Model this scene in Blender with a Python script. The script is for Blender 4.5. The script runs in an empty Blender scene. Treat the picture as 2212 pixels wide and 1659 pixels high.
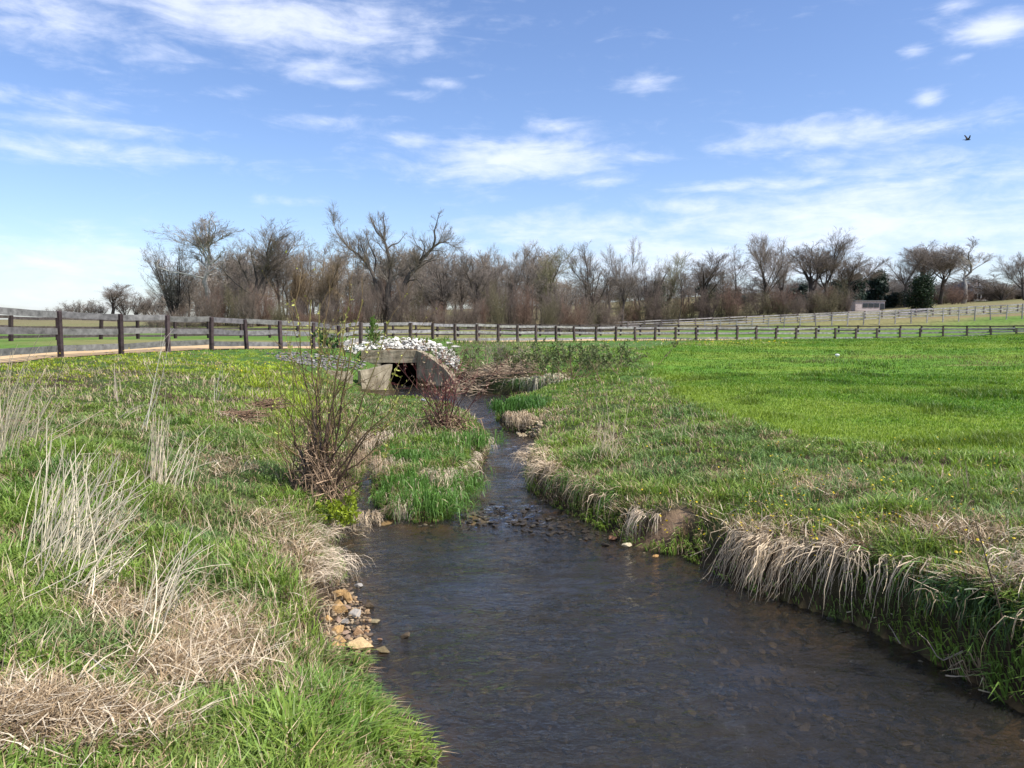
import bpy, math, random
import numpy as np
from mathutils import Vector, Matrix

random.seed(7)
RNG = np.random.default_rng(7)
S = bpy.context.scene
COL = S.collection
PI = math.pi

# ------------------------------------------------------------------ camera model
# reference pixel frame 2212 x 1659 used while surveying the photograph
F = 1640.0
CU, CV = 1106.0, 829.5
EYE = 2.8
TH = math.atan((CV - 690.0) / F)
CT, ST = math.cos(TH), math.sin(TH)


def ray(u, v):
    a = (np.asarray(u, float) - CU) / F
    b = (CV - np.asarray(v, float)) / F
    return a, CT + b * ST, -ST + b * CT


def at_y(u, v, y):
    dx, dy, dz = ray(u, v)
    t = y / dy
    return np.array([dx * t, y + 0 * t, EYE + dz * t])


def at_z(u, v, z=0.0):
    dx, dy, dz = ray(u, v)
    t = (z - EYE) / dz
    return np.array([dx * t, dy * t, z + 0 * t])


# ------------------------------------------------------------------ numeric helpers
_perm = np.random.default_rng(3).random((256, 256))


def vnoise(x, y, seed=0):
    x = np.asarray(x, float) + seed * 17.31
    y = np.asarray(y, float) + seed * 9.77
    xi = np.floor(x).astype(int)
    yi = np.floor(y).astype(int)
    fx = x - xi
    fy = y - yi
    fx = fx * fx * (3 - 2 * fx)
    fy = fy * fy * (3 - 2 * fy)
    a = _perm[xi & 255, yi & 255]
    b = _perm[(xi + 1) & 255, yi & 255]
    c = _perm[xi & 255, (yi + 1) & 255]
    d = _perm[(xi + 1) & 255, (yi + 1) & 255]
    return (a * (1 - fx) + b * fx) * (1 - fy) + (c * (1 - fx) + d * fx) * fy


def fbm(x, y, seed=0, octv=3):
    s, amp, tot = 0, 1.0, 0
    for k in range(octv):
        s = s + amp * vnoise(x * 2 ** k, y * 2 ** k, seed + k * 5)
        tot += amp
        amp *= .5
    return s / tot


def ss(a, b, x):
    t = np.clip((x - a) / (b - a), 0, 1)
    return t * t * (3 - 2 * t)


# ------------------------------------------------------------------ stream outline (water level z = 0)
def wpts(px):
    return [tuple(at_z(u, v)[:2]) for u, v in px]


WATER = ([(0.55, -4), (0.15, 0.5), (-0.12, 3)] +
         wpts([(935, 1659), (880, 1600), (818, 1520), (778, 1445), (765, 1405), (745, 1340), (733, 1290),
               (742, 1230), (726, 1185), (722, 1155), (742, 1135), (762, 1105), (772, 1060), (786, 1010), (795, 995),
               (808, 1000), (806, 1030), (806, 1065), (815, 1098), (848, 1122), (900, 1131), (962, 1129), (1000, 1078),
               (1022, 1032), (1045, 1003), (1060, 972), (1052, 938), (1018, 903), (985, 882), (935, 867), (890, 859), (840, 860), (790, 859)]) +
         [(-5.78, 29.1), (-4.72, 30.2), (-5.0, 31.0), (-5.55, 31.9), (-5.55, 39), (-4.05, 39), (-4.05, 31.95), (-3.3, 31.05), (-2.35, 30.0), (-1.95, 30.2)] +
         wpts([(1010, 842), (1045, 847), (1090, 851), (1130, 854), (1170, 861), (1150, 868), (1100, 872), (1080, 880),
               (1073, 893), (1076, 912), (1090, 927), (1130, 938), (1160, 948), (1150, 968), (1138, 1005),
               (1145, 1060), (1210, 1102), (1290, 1138), (1350, 1172), (1400, 1190), (1480, 1203), (1530, 1232),
               (1600, 1266), (1720, 1306), (1830, 1342), (1950, 1392), (2100, 1472), (2212, 1540)]) +
         [(4.55, 4.2), (4.75, 2), (5.0, -4)])
WP = np.array(WATER)


def wdist(x, y):
    """signed distance to the water's edge: > 0 on land"""
    x = np.asarray(x, float).ravel()
    y = np.asarray(y, float).ravel()
    out = np.full(x.shape, 1e9)
    ins = np.zeros(x.shape, bool)
    n = len(WP)
    for i in range(n):
        ax, ay = WP[i]
        bx, by = WP[(i + 1) % n]
        ex, ey = bx - ax, by - ay
        L = ex * ex + ey * ey + 1e-12
        t = np.clip(((x - ax) * ex + (y - ay) * ey) / L, 0, 1)
        dd = (x - ax - t * ex) ** 2 + (y - ay - t * ey) ** 2
        np.minimum(out, dd, out=out)
        c = ((ay > y) != (by > y)) & (x < ex * (y - ay) / (ey + 1e-12) + ax)
        ins ^= c
    out = np.sqrt(out)
    return np.where(ins, -out, out)


# ------------------------------------------------------------------ fences as surveyed: (u, v_top, v_bottom, y)
NEAR_LEFT = [(-30, 657, 792, 20.4), (132, 671.5, 773, 24), (262, 678, 766, 26.0), (363, 681, 759, 28.0), (457, 685, 757, 30.0), (533, 690, 756, 32.0),
             (607, 693, 755, 33.6), (677, 697, 755, 35.0), (731, 703, 754, 36.3)]
NEAR_RIGHT = [(731, 703, 754, 36.3), (779, 696, 744, 38.5), (833, 697, 743, 41), (886, 697, 741.5, 43.6), (935, 698, 741, 46.2), (983, 699, 741, 48.8),
              (1030, 700, 740.5, 51.5), (1076, 701, 740.5, 54), (1118, 703, 740, 56.5), (1158, 703, 739.3, 58.6), (1201, 704, 738.6, 60.6), (1241, 704.5, 738, 62.4),
              (1287, 706, 737.3, 64.2), (1330, 706, 736.8, 65.8), (1372, 706.5, 736.5, 67), (1415, 706.5, 736.2, 68), (1459, 706.6, 736, 69), (1504, 707, 736, 70),
              (1548, 707, 735.8, 71), (1592, 707, 735.5, 72), (1634, 707, 735.2, 73), (1676, 708, 735.0, 74), (1719, 708, 734.8, 75), (1762, 708, 734.7, 75.8),
              (1804, 708.5, 734.6, 76.5), (1848, 709, 734.5, 77), (1893, 709, 734, 77.4), (1944, 709, 733.3, 77.6), (1987, 709, 732.5, 77.6), (2037, 709, 731, 77.4),
              (2088, 709, 729, 77), (2140, 709, 727, 76.6), (2195, 709, 725, 76), (2250, 709, 723, 75.5)]
SECOND = [(-60, 677, 739, 37), (24, 681, 737, 39), (125, 684.5, 735, 43), (218, 687, 733, 46.5), (298, 689, 731.5, 50), (379, 691, 730.8, 53), (451, 692, 730.2, 56), (521, 693.5, 730, 58.5),
          (583, 695, 730, 60.5), (643, 696, 729.5, 62.2), (700, 696.5, 729, 64), (750, 697, 729, 65.6), (800, 697.5, 728.7, 67), (850, 698, 728.4, 68.5), (899, 698, 728, 70), (945, 698.5, 727.6, 71.5), (990, 699, 727.3, 73),
          (1035, 699, 727, 74.5), (1080, 699.5, 726.7, 76), (1124, 700, 726.3, 77.5), (1167, 700, 726, 79), (1209, 700.5, 725.7, 80.4), (1253, 700.8, 725.3, 81.8), (1298, 701, 725, 83), (1340, 701.3, 724.8, 84), (1383, 701.5, 724.7, 85),
          (1424, 702, 724.6, 86), (1466, 702, 724.5, 87), (1507, 702.3, 724.4, 88), (1548, 702.6, 724.3, 89), (1592, 703, 724.2, 90), (1636, 703, 724, 91), (1680, 703, 724, 91.8), (1724, 703, 724, 92.4),
          (1768, 703, 724, 92.8), (1811, 703, 724, 93), (1853, 703, 723.9, 93), (1899, 703, 723.6, 92.8), (1944, 703, 723, 92.4), (1990, 703, 722.6, 92), (2037, 703.2, 722, 91.4), (2088, 703.3, 721.5, 90.6), (2138, 703.5, 721, 89.6), (2190, 703.5, 720, 88.6), (2245, 703.5, 719, 87.5)]
THIRD = [(1522 + 34.3 * k, 693.5 - 1.86 * k, 714.5 - 1.5 * k if k < 5 else 707 - 1.3 * (k - 5), 99.0) for k in range(22)]
FOURTH = [(1210 + 36.6 * k, 700.5 - 1.6 * k, 715.5 - 1.5 * k, 131.0) for k in range(29)]

# ------------------------------------------------------------------ terrain
CTRL = [(-2.2, 3.2, .78), (-4, 5, .95), (-3, 7, .62), (-5, 9, 1.05), (-8, 10, 1.2), (-10, 16, 1.35), (-6.5, 14, .95), (-4.2, 13, .62), (-8, 20, 1.25), (-6.2, 24, .85),
        (-2.9, 10.3, .40), (-1.7, 11.6, .30), (-1.5, 14, .38), (-2.6, 18, .38), (-4.5, 21, .42), (-3, 25, .17), (-4.7, 26.5, .14), (-3.7, 23, .28), (-2.6, 22, .25), (-7.2, 28, 1.0), (-9.2, 27, 1.25),
        (-5.8, 28.2, .14), (-5.2, 29.2, .12), (-6.6, 28.9, .45), (-7.6, 31.5, 1.28), (-5, 33.2, 1.48), (-3.7, 32.7, 1.35), (-2.9, 32, 1.0), (-2.0, 31, .7), (-1, 33, .95),
        (1.2, 12.2, .5), (2.6, 9.2, .6), (3.6, 7.2, .72), (4.6, 5.5, .85), (5, 3.5, .9), (6, 7, .86), (6, 11, .82), (3, 14, .72), (3, 20, .7), (0.7, 17.8, .42), (0.4, 25, .35), (2, 27, .7),
        (1, 31, .95), (10, 14, .85), (12, 24, .9), (10, 40, 1.05), (25, 35, 1.2), (40, 40, 1.5), (16, 58, 1.2), (48, 66, 1.75),
        (-40, 30, 1.7), (-60, 60, 1.4), (0, -3, .5), (-6, 0, .9), (7, 0, .9), (-20, 5, 1.3), (20, 5, 1.0)]
for tab, stp in ((NEAR_LEFT, 1), (NEAR_RIGHT, 2), (SECOND, 3), (THIRD, 3), (FOURTH, 3)):
    for row in tab[::stp]:
        p = at_y(row[0], row[2], row[3])
        CTRL.append(tuple(p))
for u, v, y in [(330, 697, 130), (700, 697, 130), (1000, 696, 130), (1400, 691, 150), (1660, 674, 160), (1990, 663, 150), (2212, 656, 150), (1872, 672, 172), (100, 690, 300),
                (700, 680, 400), (1300, 655, 400), (1650, 632, 380), (2000, 632, 380), (2212, 632, 380), (300, 688, 600), (1300, 655, 600), (2000, 630, 600), (100, 722, 95), (-300, 725, 95), (2500, 650, 130)]:
    CTRL.append(tuple(at_y(u, v, y)))
CT_ = np.array(CTRL)


def _feat(x, y):
    yy = np.maximum(np.asarray(y, float) + 6.0, 1.5)
    return np.clip(np.asarray(x, float) / yy, -1.3, 1.3) * 1.6, np.log(np.clip(yy, 1.5, 640))


def _tps(r2):
    return np.where(r2 > 1e-12, r2 * np.log(r2 + 1e-12), 0)


_fa, _fb = _feat(CT_[:, 0], CT_[:, 1])
_n = len(CT_)
_K = _tps((_fa[:, None] - _fa[None]) ** 2 + (_fb[:, None] - _fb[None]) ** 2) + 0.004 * np.eye(_n)
_P = np.stack([np.ones(_n), _fa, _fb], 1)
_A = np.zeros((_n + 3, _n + 3))
_A[:_n, :_n] = _K
_A[:_n, _n:] = _P
_A[_n:, :_n] = _P.T
_W = np.linalg.solve(_A, np.concatenate([CT_[:, 2], np.zeros(3)]))


def base_z(x, y):
    a, b = _feat(x, y)
    z = _W[_n] + _W[_n + 1] * a + _W[_n + 2] * b
    for i in range(_n):
        z = z + _W[i] * _tps((a - _fa[i]) ** 2 + (b - _fb[i]) ** 2)
    return np.clip(z, .12, 22)


BW = np.array([(-1.2, 5, .8), (-2.6, 7.5, .45), (-2.6, 10.5, .4), (-1.6, 12, .28), (-.6, 16, .3), (-3.5, 26, .35), (1.0, 13, .22), (2.2, 9.2, .42), (3, 7.7, .22), (4, 5.5, .24), (4.8, 3, .24),
               (.3, 21, .2), (1, 27, .3), (-.8, 31, .35), (-4, 32, .1), (-6, 32, .1), (-2.4, 30.6, .2)])

PATH_L = [at_y(u, vb, y) for u, vt, vb, y in NEAR_LEFT]
PATH_R = [at_y(u, vb, y) for u, vt, vb, y in NEAR_RIGHT]
_fl = np.array([p[:2] for p in PATH_L[:-1]] + [p[:2] for p in PATH_R])


def fence_side(x, y):
    """signed distance to the near fence line: > 0 beyond it"""
    x = np.asarray(x, float)
    y = np.asarray(y, float)
    best = np.full(x.shape, 1e9)
    sg = np.zeros(x.shape)
    for i in range(len(_fl) - 1):
        a, b = _fl[i], _fl[i + 1]
        e = b - a
        t = ((x - a[0]) * e[0] + (y - a[1]) * e[1]) / (e @ e)
        lo = -60 if i == 0 else 0
        hi = 60 if i == len(_fl) - 2 else 1
        t = np.clip(t, lo, hi)
        px, py = x - a[0] - t * e[0], y - a[1] - t * e[1]
        d = np.hypot(px, py)
        s = np.sign(e[0] * py - e[1] * px)
        m = d < best
        best = np.where(m, d, best)
        sg = np.where(m, s, sg)
    return best * sg


def terrain(x, y, lumps=True):
    x = np.asarray(x, float)
    y = np.asarray(y, float)
    shp = x.shape
    x = x.ravel()
    y = y.ravel()
    zb = base_z(x, y)
    near = (y < 45) & (np.abs(x) < 30)
    d = np.full(x.shape, 50.0)
    d[near] = wdist(x[near], y[near])
    w = np.full(x.shape, .4)
    xn, yn = x[near], y[near]
    num = np.zeros(xn.shape)
    den = np.zeros(xn.shape)
    for bx, by, bw in BW:
        q = 1 / ((xn - bx) ** 2 + (yn - by) ** 2 + .05) ** 1.5
        num += q * bw
        den += q
    w[near] = num / den
    land = zb * (.8 * ss(0, 1, d / w) + .2 * ss(0, 1, d / (w + 1.2)))
    if lumps:
        m = ss(.1, .6, d) * np.clip(1 - field_mask(x, y) * .75, 0, 1) * (1 - ss(40, 60, y)) * (1 - ss(-.3, .2, fence_side(x, y)) * (y > 15))
        land = land + m * ((fbm(x * 1.1, y * 1.1, 2, 3) - .5) * .22 + (vnoise(x * 4, y * 4, 9) - .5) * .05)
    riff = np.exp(-((y - 10.6 - .2 * x) / .75) ** 2) * (y < 16)
    nar = np.exp(-((y - 16.5) / 3.5) ** 2)
    dep = .30 - .21 * riff - .12 * nar - .08 * ss(8, 5, np.abs(x + 1.2) * 6)
    bed = -(.02 + dep * ss(0, .7, -d)) + (vnoise(x * 2.2, y * 2.2, 4) - .5) * .06 * ss(0, .5, -d)
    z = np.where(d > 0, land, bed)
    # fill behind the culvert head wall, level with its top
    cul = (y > 32.16) & (x > -6.6) & (x < -3.35) & (y < 42)
    z = np.where(cul, np.maximum(zb, 1.42 + .06 * np.minimum(y - 32, 5)), z)
    z = np.where((y < .5) & (d > 0), np.minimum(z, 1.2), z)
    return z.reshape(shp)


_fy = np.array([-5, 6, 10, 11.8, 13.3, 17.8, 25, 40, 55, 68])
_fx = np.array([9.5, 9.0, 6.9, 5.2, 4.3, 4.2, 4.7, 6.4, 12.5, 40])


def field_mask(x, y):
    xb = np.interp(y, _fy, _fx) + (vnoise(np.asarray(y) * .6, np.asarray(x) * .2, 21) - .5) * .9
    m = ss(-.35, .45, x - xb)
    return m * (1 - ss(-4.0, -2.2, fence_side(x, y)))


def hit(u, v):
    u = np.atleast_1d(np.asarray(u, float))
    v = np.atleast_1d(np.asarray(v, float))
    ys = np.concatenate([np.geomspace(2.0, 60, 420), np.geomspace(61, 700, 120)])
    dx, dy, dz = ray(u, v)
    t = ys[None] / dy[:, None]
    X, Y, Z = dx[:, None] * t, dy[:, None] * t, EYE + dz[:, None] * t
    below = Z < np.maximum(gz(X, Y), 0)
    k = np.where(below.any(1), below.argmax(1), len(ys) - 1)
    r = np.arange(len(u))
    z1 = np.maximum(gz(X[r, k], Y[r, k]), 0)
    return np.stack([X[r, k], Y[r, k], z1], 1)


# ------------------------------------------------------------------ mesh helpers
def mesh_np(name, V, faces, col=None, smooth=False):
    """V (N,3); faces: list of int arrays (m,k)"""
    me = bpy.data.meshes.new(name)
    V = np.ascontiguousarray(V, np.float32)
    me.vertices.add(len(V))
    me.vertices.foreach_set('co', V.ravel())
    faces = [np.asarray(f, np.int32) for f in faces if len(f)]
    lv = np.concatenate([f.ravel() for f in faces])
    tot = np.concatenate([np.full(len(f), f.shape[1], np.int32) for f in faces])
    st = np.concatenate([[0], np.cumsum(tot)[:-1]]).astype(np.int32)
    me.loops.add(len(lv))
    me.loops.foreach_set('vertex_index', lv)
    me.polygons.add(len(tot))
    me.polygons.foreach_set('loop_start', st)
    me.polygons.foreach_set('use_smooth', np.full(len(tot), bool(smooth)))
    me.update(calc_edges=True)
    if col is not None:
        a = me.color_attributes.new('Col', 'FLOAT_COLOR', 'POINT')
        c = np.ones((len(V), 4), np.float32)
        c[:, :3] = col
        a.data.foreach_set('color', c.ravel())
    return me


def link(name, me, mat=None, parent=None, label=None, cat=None, group=None, kind=None, loc=None):
    o = bpy.data.objects.new(name, me)
    COL.objects.link(o)
    if mat is not None and me is not None and not me.materials:
        me.materials.append(mat)
    if parent is not None:
        o.parent = parent
    if loc is not None:
        o.location = loc
    if label:
        o['label'] = label
    if cat:
        o['category'] = cat
    if group:
        o['group'] = group
    if kind:
        o['kind'] = kind
    return o


def root(name, loc, label, cat, group=None):
    return link(name, None, label=label, cat=cat, group=group, loc=loc)


class Acc:
    def __init__(s):
        s.V, s.C, s.Fq, s.Ft, s.n = [], [], [], [], 0

    def add(s, V, q=None, t=None, c=(1, 1, 1)):
        V = np.asarray(V, float)
        s.V.append(V)
        cc = np.empty((len(V), 3))
        cc[:] = c
        s.C.append(cc)
        if q is not None and len(q):
            s.Fq.append(np.asarray(q) + s.n)
        if t is not None and len(t):
            s.Ft.append(np.asarray(t) + s.n)
        s.n += len(V)

    def arrays(s):
        f = []
        if s.Fq:
            f.append(np.concatenate(s.Fq))
        if s.Ft:
            f.append(np.concatenate(s.Ft))
        return np.concatenate(s.V), f, np.concatenate(s.C)

    def mesh(s, name, smooth=False):
        V, f, c = s.arrays()
        return mesh_np(name, V, f, c, smooth)


def tubes(acc, P, R, sides=3, col=(1, 1, 1)):
    """P (B,n,3) polylines, R (B,n) radii, col broadcastable to (B,n,3); open tubes closed by taper"""
    P = np.asarray(P, float)
    R = np.asarray(R, float)
    B, n, _ = P.shape
    if B == 0:
        return
    T = np.gradient(P, axis=1)
    T /= np.linalg.norm(T, axis=2, keepdims=True) + 1e-9
    ref = np.where(np.abs(T[:, :1, 2:3]) > .85, np.array([1., 0, 0]), np.array([0, 0, 1.]))
    N1 = np.cross(T, ref)
    N1 /= np.linalg.norm(N1, axis=2, keepdims=True) + 1e-9
    N2 = np.cross(T, N1)
    ang = np.arange(sides) * 2 * PI / sides
    V = P[:, :, None] + R[:, :, None, None] * (N1[:, :, None] * np.cos(ang)[None, None, :, None] + N2[:, :, None] * np.sin(ang)[None, None, :, None])
    idx = np.arange(B * n * sides).reshape(B, n, sides)
    nx = np.roll(idx, -1, axis=2)
    q = np.stack([idx[:, :-1], nx[:, :-1], nx[:, 1:], idx[:, 1:]], -1).reshape(-1, 4)
    C = np.broadcast_to(np.asarray(col, float), (B, n, 3))[:, :, None].repeat(sides, 2)
    acc.add(V.reshape(-1, 3), q=q, c=C.reshape(-1, 3))


def box_arr(sx, sy, sz, c=(0, 0, 0)):
    v = np.array([[x, y, z] for z in (-.5, .5) for y in (-.5, .5) for x in (-.5, .5)]) * (sx, sy, sz) + c
    q = np.array([[0, 2, 3, 1], [4, 5, 7, 6], [0, 1, 5, 4], [2, 6, 7, 3], [0, 4, 6, 2], [1, 3, 7, 5]])
    return v, q


def ico(sub=1):
    t = (1 + 5 ** .5) / 2
    v = [(-1, t, 0), (1, t, 0), (-1, -t, 0), (1, -t, 0), (0, -1, t), (0, 1, t), (0, -1, -t), (0, 1, -t), (t, 0, -1), (t, 0, 1), (-t, 0, -1), (-t, 0, 1)]
    f = [(0, 11, 5), (0, 5, 1), (0, 1, 7), (0, 7, 10), (0, 10, 11), (1, 5, 9), (5, 11, 4), (11, 10, 2), (10, 7, 6), (7, 1, 8), (3, 9, 4), (3, 4, 2), (3, 2, 6), (3, 6, 8), (3, 8, 9), (4, 9, 5), (2, 4, 11), (6, 2, 10), (8, 6, 7), (9, 8, 1)]
    v = [np.array(p) / np.linalg.norm(p) for p in v]
    for _ in range(sub):
        cache, nf = {}, []

        def mid(a, b):
            k = (min(a, b), max(a, b))
            if k not in cache:
                m = v[a] + v[b]
                v.append(m / np.linalg.norm(m))
                cache[k] = len(v) - 1
            return cache[k]
        for a, b, c in f:
            ab, bc, ca = mid(a, b), mid(b, c), mid(c, a)
            nf += [(a, ab, ca), (b, bc, ab), (c, ca, bc), (ab, bc, ca)]
        f = nf
    return np.array(v), np.array(f)


ICO1, ICO2, ICO3 = ico(1), ico(2), ico(3)


def stone_arr(rng, base, dims, cuts=9, rough=.06):
    """angular stone: a sphere cut by random planes"""
    V, Fc = base
    V = V.copy()
    for _ in range(cuts):
        n = rng.normal(size=3)
        n /= np.linalg.norm(n)
        h = rng.uniform(.5, .8)
        dd = V @ n - h
        V -= np.where(dd > 0, dd, 0)[:, None] * n
    V += rng.normal(size=V.shape) * rough * .3
    return V * dims, Fc


def rot_euler(a, b, c):
    return np.array(Matrix.Rotation(c, 3, 'Z') @ Matrix.Rotation(b, 3, 'Y') @ Matrix.Rotation(a, 3, 'X'))


# ------------------------------------------------------------------ materials
def new_mat(name):
    m = bpy.data.materials.new(name)
    m.use_nodes = True
    nt = m.node_tree
    for n in list(nt.nodes):
        nt.nodes.remove(n)
    out = nt.nodes.new('ShaderNodeOutputMaterial')
    return m, nt, out


def N(nt, t, **kw):
    n = nt.nodes.new(t)
    for k, v in kw.items():
        if k.startswith('i_'):
            n.inputs[k[2:].replace('_', ' ')].default_value = v
        else:
            setattr(n, k, v)
    return n


def coord(nt, kind='Object', scale=(1, 1, 1)):
    tc = N(nt, 'ShaderNodeTexCoord')
    mp = N(nt, 'ShaderNodeMapping')
    mp.inputs['Scale'].default_value = scale
    nt.links.new(tc.outputs[kind], mp.inputs['Vector'])
    return mp.outputs['Vector']


def leaf_mat(name, trans=.3, rough=.5, spec=.25, tint=1.0):
    m, nt, out = new_mat(name)
    at = N(nt, 'ShaderNodeAttribute', attribute_name='Col')
    p = N(nt, 'ShaderNodeBsdfPrincipled')
    p.inputs['Roughness'].default_value = rough
    p.inputs['Specular IOR Level'].default_value = spec
    tr = N(nt, 'ShaderNodeBsdfTranslucent')
    hs = N(nt, 'ShaderNodeHueSaturation', i_Saturation=1.1, i_Value=1.25)
    nt.links.new(at.outputs['Color'], p.inputs['Base Color'])
    nt.links.new(at.outputs['Color'], hs.inputs['Color'])
    nt.links.new(hs.outputs['Color'], tr.inputs['Color'])
    mx = N(nt, 'ShaderNodeMixShader', i_Fac=trans)
    nt.links.new(p.outputs[0], mx.inputs[1])
    nt.links.new(tr.outputs[0], mx.inputs[2])
    nt.links.new(mx.outputs[0], out.inputs[0])
    return m


def attr_mat(name, rough=.85, nscale=6, namt=.35, bump=.3, bscale=14, stretch=(1, 1, 1), spec=.2, coords='Object'):
    m, nt, out = new_mat(name)
    at = N(nt, 'ShaderNodeAttribute', attribute_name='Col')
    v = coord(nt, coords, stretch)
    no = N(nt, 'ShaderNodeTexNoise', i_Scale=nscale, i_Detail=6, i_Roughness=.62)
    nt.links.new(v, no.inputs['Vector'])
    mr = N(nt, 'ShaderNodeMapRange')
    mr.inputs['From Min'].default_value = .3
    mr.inputs['From Max'].default_value = .7
    mr.inputs['To Min'].default_value = 1 - namt
    mr.inputs['To Max'].default_value = 1 + namt
    nt.links.new(no.outputs['Fac'], mr.inputs['Value'])
    mu = N(nt, 'ShaderNodeMix', data_type='RGBA', blend_type='MULTIPLY')
    mu.inputs['Factor'].default_value = 1
    nt.links.new(at.outputs['Color'], mu.inputs['A'])
    nt.links.new(mr.outputs[0], mu.inputs['B'])
    p = N(nt, 'ShaderNodeBsdfPrincipled')
    p.inputs['Roughness'].default_value = rough
    p.inputs['Specular IOR Level'].default_value = spec
    nt.links.new(mu.outputs['Result'], p.inputs['Base Color'])
    if bump:
        n2 = N(nt, 'ShaderNodeTexNoise', i_Scale=bscale, i_Detail=5, i_Roughness=.65)
        nt.links.new(v, n2.inputs['Vector'])
        b = N(nt, 'ShaderNodeBump', i_Strength=bump, i_Distance=.05)
        nt.links.new(n2.outputs['Fac'], b.inputs['Height'])
        nt.links.new(b.outputs[0], p.inputs['Normal'])
    nt.links.new(p.outputs[0], out.inputs[0])
    return m


M_GROUND = attr_mat('ground', rough=.95, nscale=2.2, namt=.4, bump=.7, bscale=9, spec=.1)
M_PATH = attr_mat('path', rough=.95, nscale=1.1, namt=.18, bump=.3, bscale=20, spec=.1)
M_GRASS = leaf_mat('grass', .32, .45, .3)
M_STRAW = leaf_mat('straw', .12, .6, .25)
M_LEAF = leaf_mat('leaf', .3, .5, .25)
M_BARK = attr_mat('bark', rough=.9, nscale=1.2, namt=.3, bump=.25, bscale=8)
M_TWIG = attr_mat('twig', rough=.85, nscale=3, namt=.25, bump=0)
M_STONE = attr_mat('stone', rough=.85, nscale=9, namt=.28, bump=.5, bscale=22)
M_COBBLE = attr_mat('cobble', rough=.35, nscale=7, namt=.35, bump=.3, bscale=18)
M_WOOD = attr_mat('weathered_board', rough=.9, nscale=3.5, namt=.5, bump=.1, bscale=12, stretch=(1.2, 1.2, 1.6))
M_CONC = None

# concrete with streaks
m, nt, out = new_mat('concrete')
M_CONC = m
v = coord(nt, 'Object', (1, 1, .35))
n1 = N(nt, 'ShaderNodeTexNoise', i_Scale=3.2, i_Detail=7, i_Roughness=.65)
nt.links.new(v, n1.inputs['Vector'])
cr = N(nt, 'ShaderNodeValToRGB')
cr.color_ramp.elements[0].position = .3
cr.color_ramp.elements[0].color = (.10, .075, .042, 1)
cr.color_ramp.elements[1].position = .68
cr.color_ramp.elements[1].color = (.40, .34, .235, 1)
e = cr.color_ramp.elements.new(.5)
e.color = (.26, .215, .14, 1)
nt.links.new(n1.outputs['Fac'], cr.inputs['Fac'])
p = N(nt, 'ShaderNodeBsdfPrincipled', i_Roughness=.9)
nt.links.new(cr.outputs['Color'], p.inputs['Base Color'])
n2 = N(nt, 'ShaderNodeTexNoise', i_Scale=12, i_Detail=6)
tcv = coord(nt, 'Object')
nt.links.new(tcv, n2.inputs['Vector'])
b = N(nt, 'ShaderNodeBump', i_Strength=.5, i_Distance=.04)
nt.links.new(n2.outputs['Fac'], b.inputs['Height'])
nt.links.new(b.outputs[0], p.inputs['Normal'])
nt.links.new(p.outputs[0], out.inputs[0])

# water: fresnel mix of a mirror and a tinted clear film over the real bed
m, nt, out = new_mat('water')
M_WATER = m
v = coord(nt, 'Object', (.8, 1.25, 1))
w1 = N(nt, 'ShaderNodeTexNoise', i_Scale=4.6, i_Detail=5, i_Roughness=.6, i_Distortion=.8)
w2 = N(nt, 'ShaderNodeTexNoise', i_Scale=22, i_Detail=3, i_Roughness=.5)
nt.links.new(v, w1.inputs['Vector'])
nt.links.new(v, w2.inputs['Vector'])
ad = N(nt, 'ShaderNodeMath', operation='MULTIPLY_ADD')
nt.links.new(w2.outputs['Fac'], ad.inputs[0])
ad.inputs[1].default_value = .22
nt.links.new(w1.outputs['Fac'], ad.inputs[2])
bp = N(nt, 'ShaderNodeBump', i_Strength=.75, i_Distance=.085)
w3 = N(nt, 'ShaderNodeTexNoise', i_Scale=.9, i_Detail=3, i_Roughness=.6)
nt.links.new(v, w3.inputs['Vector'])
wm = N(nt, 'ShaderNodeMapRange')
wm.inputs['From Min'].default_value = .35
wm.inputs['From Max'].default_value = .65
wm.inputs['To Min'].default_value = .25
wm.inputs['To Max'].default_value = 1.0
nt.links.new(w3.outputs['Fac'], wm.inputs['Value'])
nt.links.new(wm.outputs[0], bp.inputs['Strength'])
nt.links.new(ad.outputs[0], bp.inputs['Height'])
fr = N(nt, 'ShaderNodeFresnel', i_IOR=1.33)
nt.links.new(bp.outputs[0], fr.inputs['Normal'])
gl = N(nt, 'ShaderNodeBsdfGlossy', i_Roughness=.04)
gl.inputs['Color'].default_value = (1, 1, 1, 1)
nt.links.new(bp.outputs[0], gl.inputs['Normal'])
tp = N(nt, 'ShaderNodeBsdfTransparent')
tp.inputs['Color'].default_value = (.52, .465, .37, 1)
df = N(nt, 'ShaderNodeBsdfDiffuse')
df.inputs['Color'].default_value = (.080, .078, .070, 1)
mx0 = N(nt, 'ShaderNodeMixShader', i_Fac=.18)
nt.links.new(tp.outputs[0], mx0.inputs[1])
nt.links.new(df.outputs[0], mx0.inputs[2])
mx = N(nt, 'ShaderNodeMixShader')
nt.links.new(fr.outputs[0], mx.inputs['Fac'])
nt.links.new(mx0.outputs[0], mx.inputs[1])
nt.links.new(gl.outputs[0], mx.inputs[2])
nt.links.new(mx.outputs[0], out.inputs[0])


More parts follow.
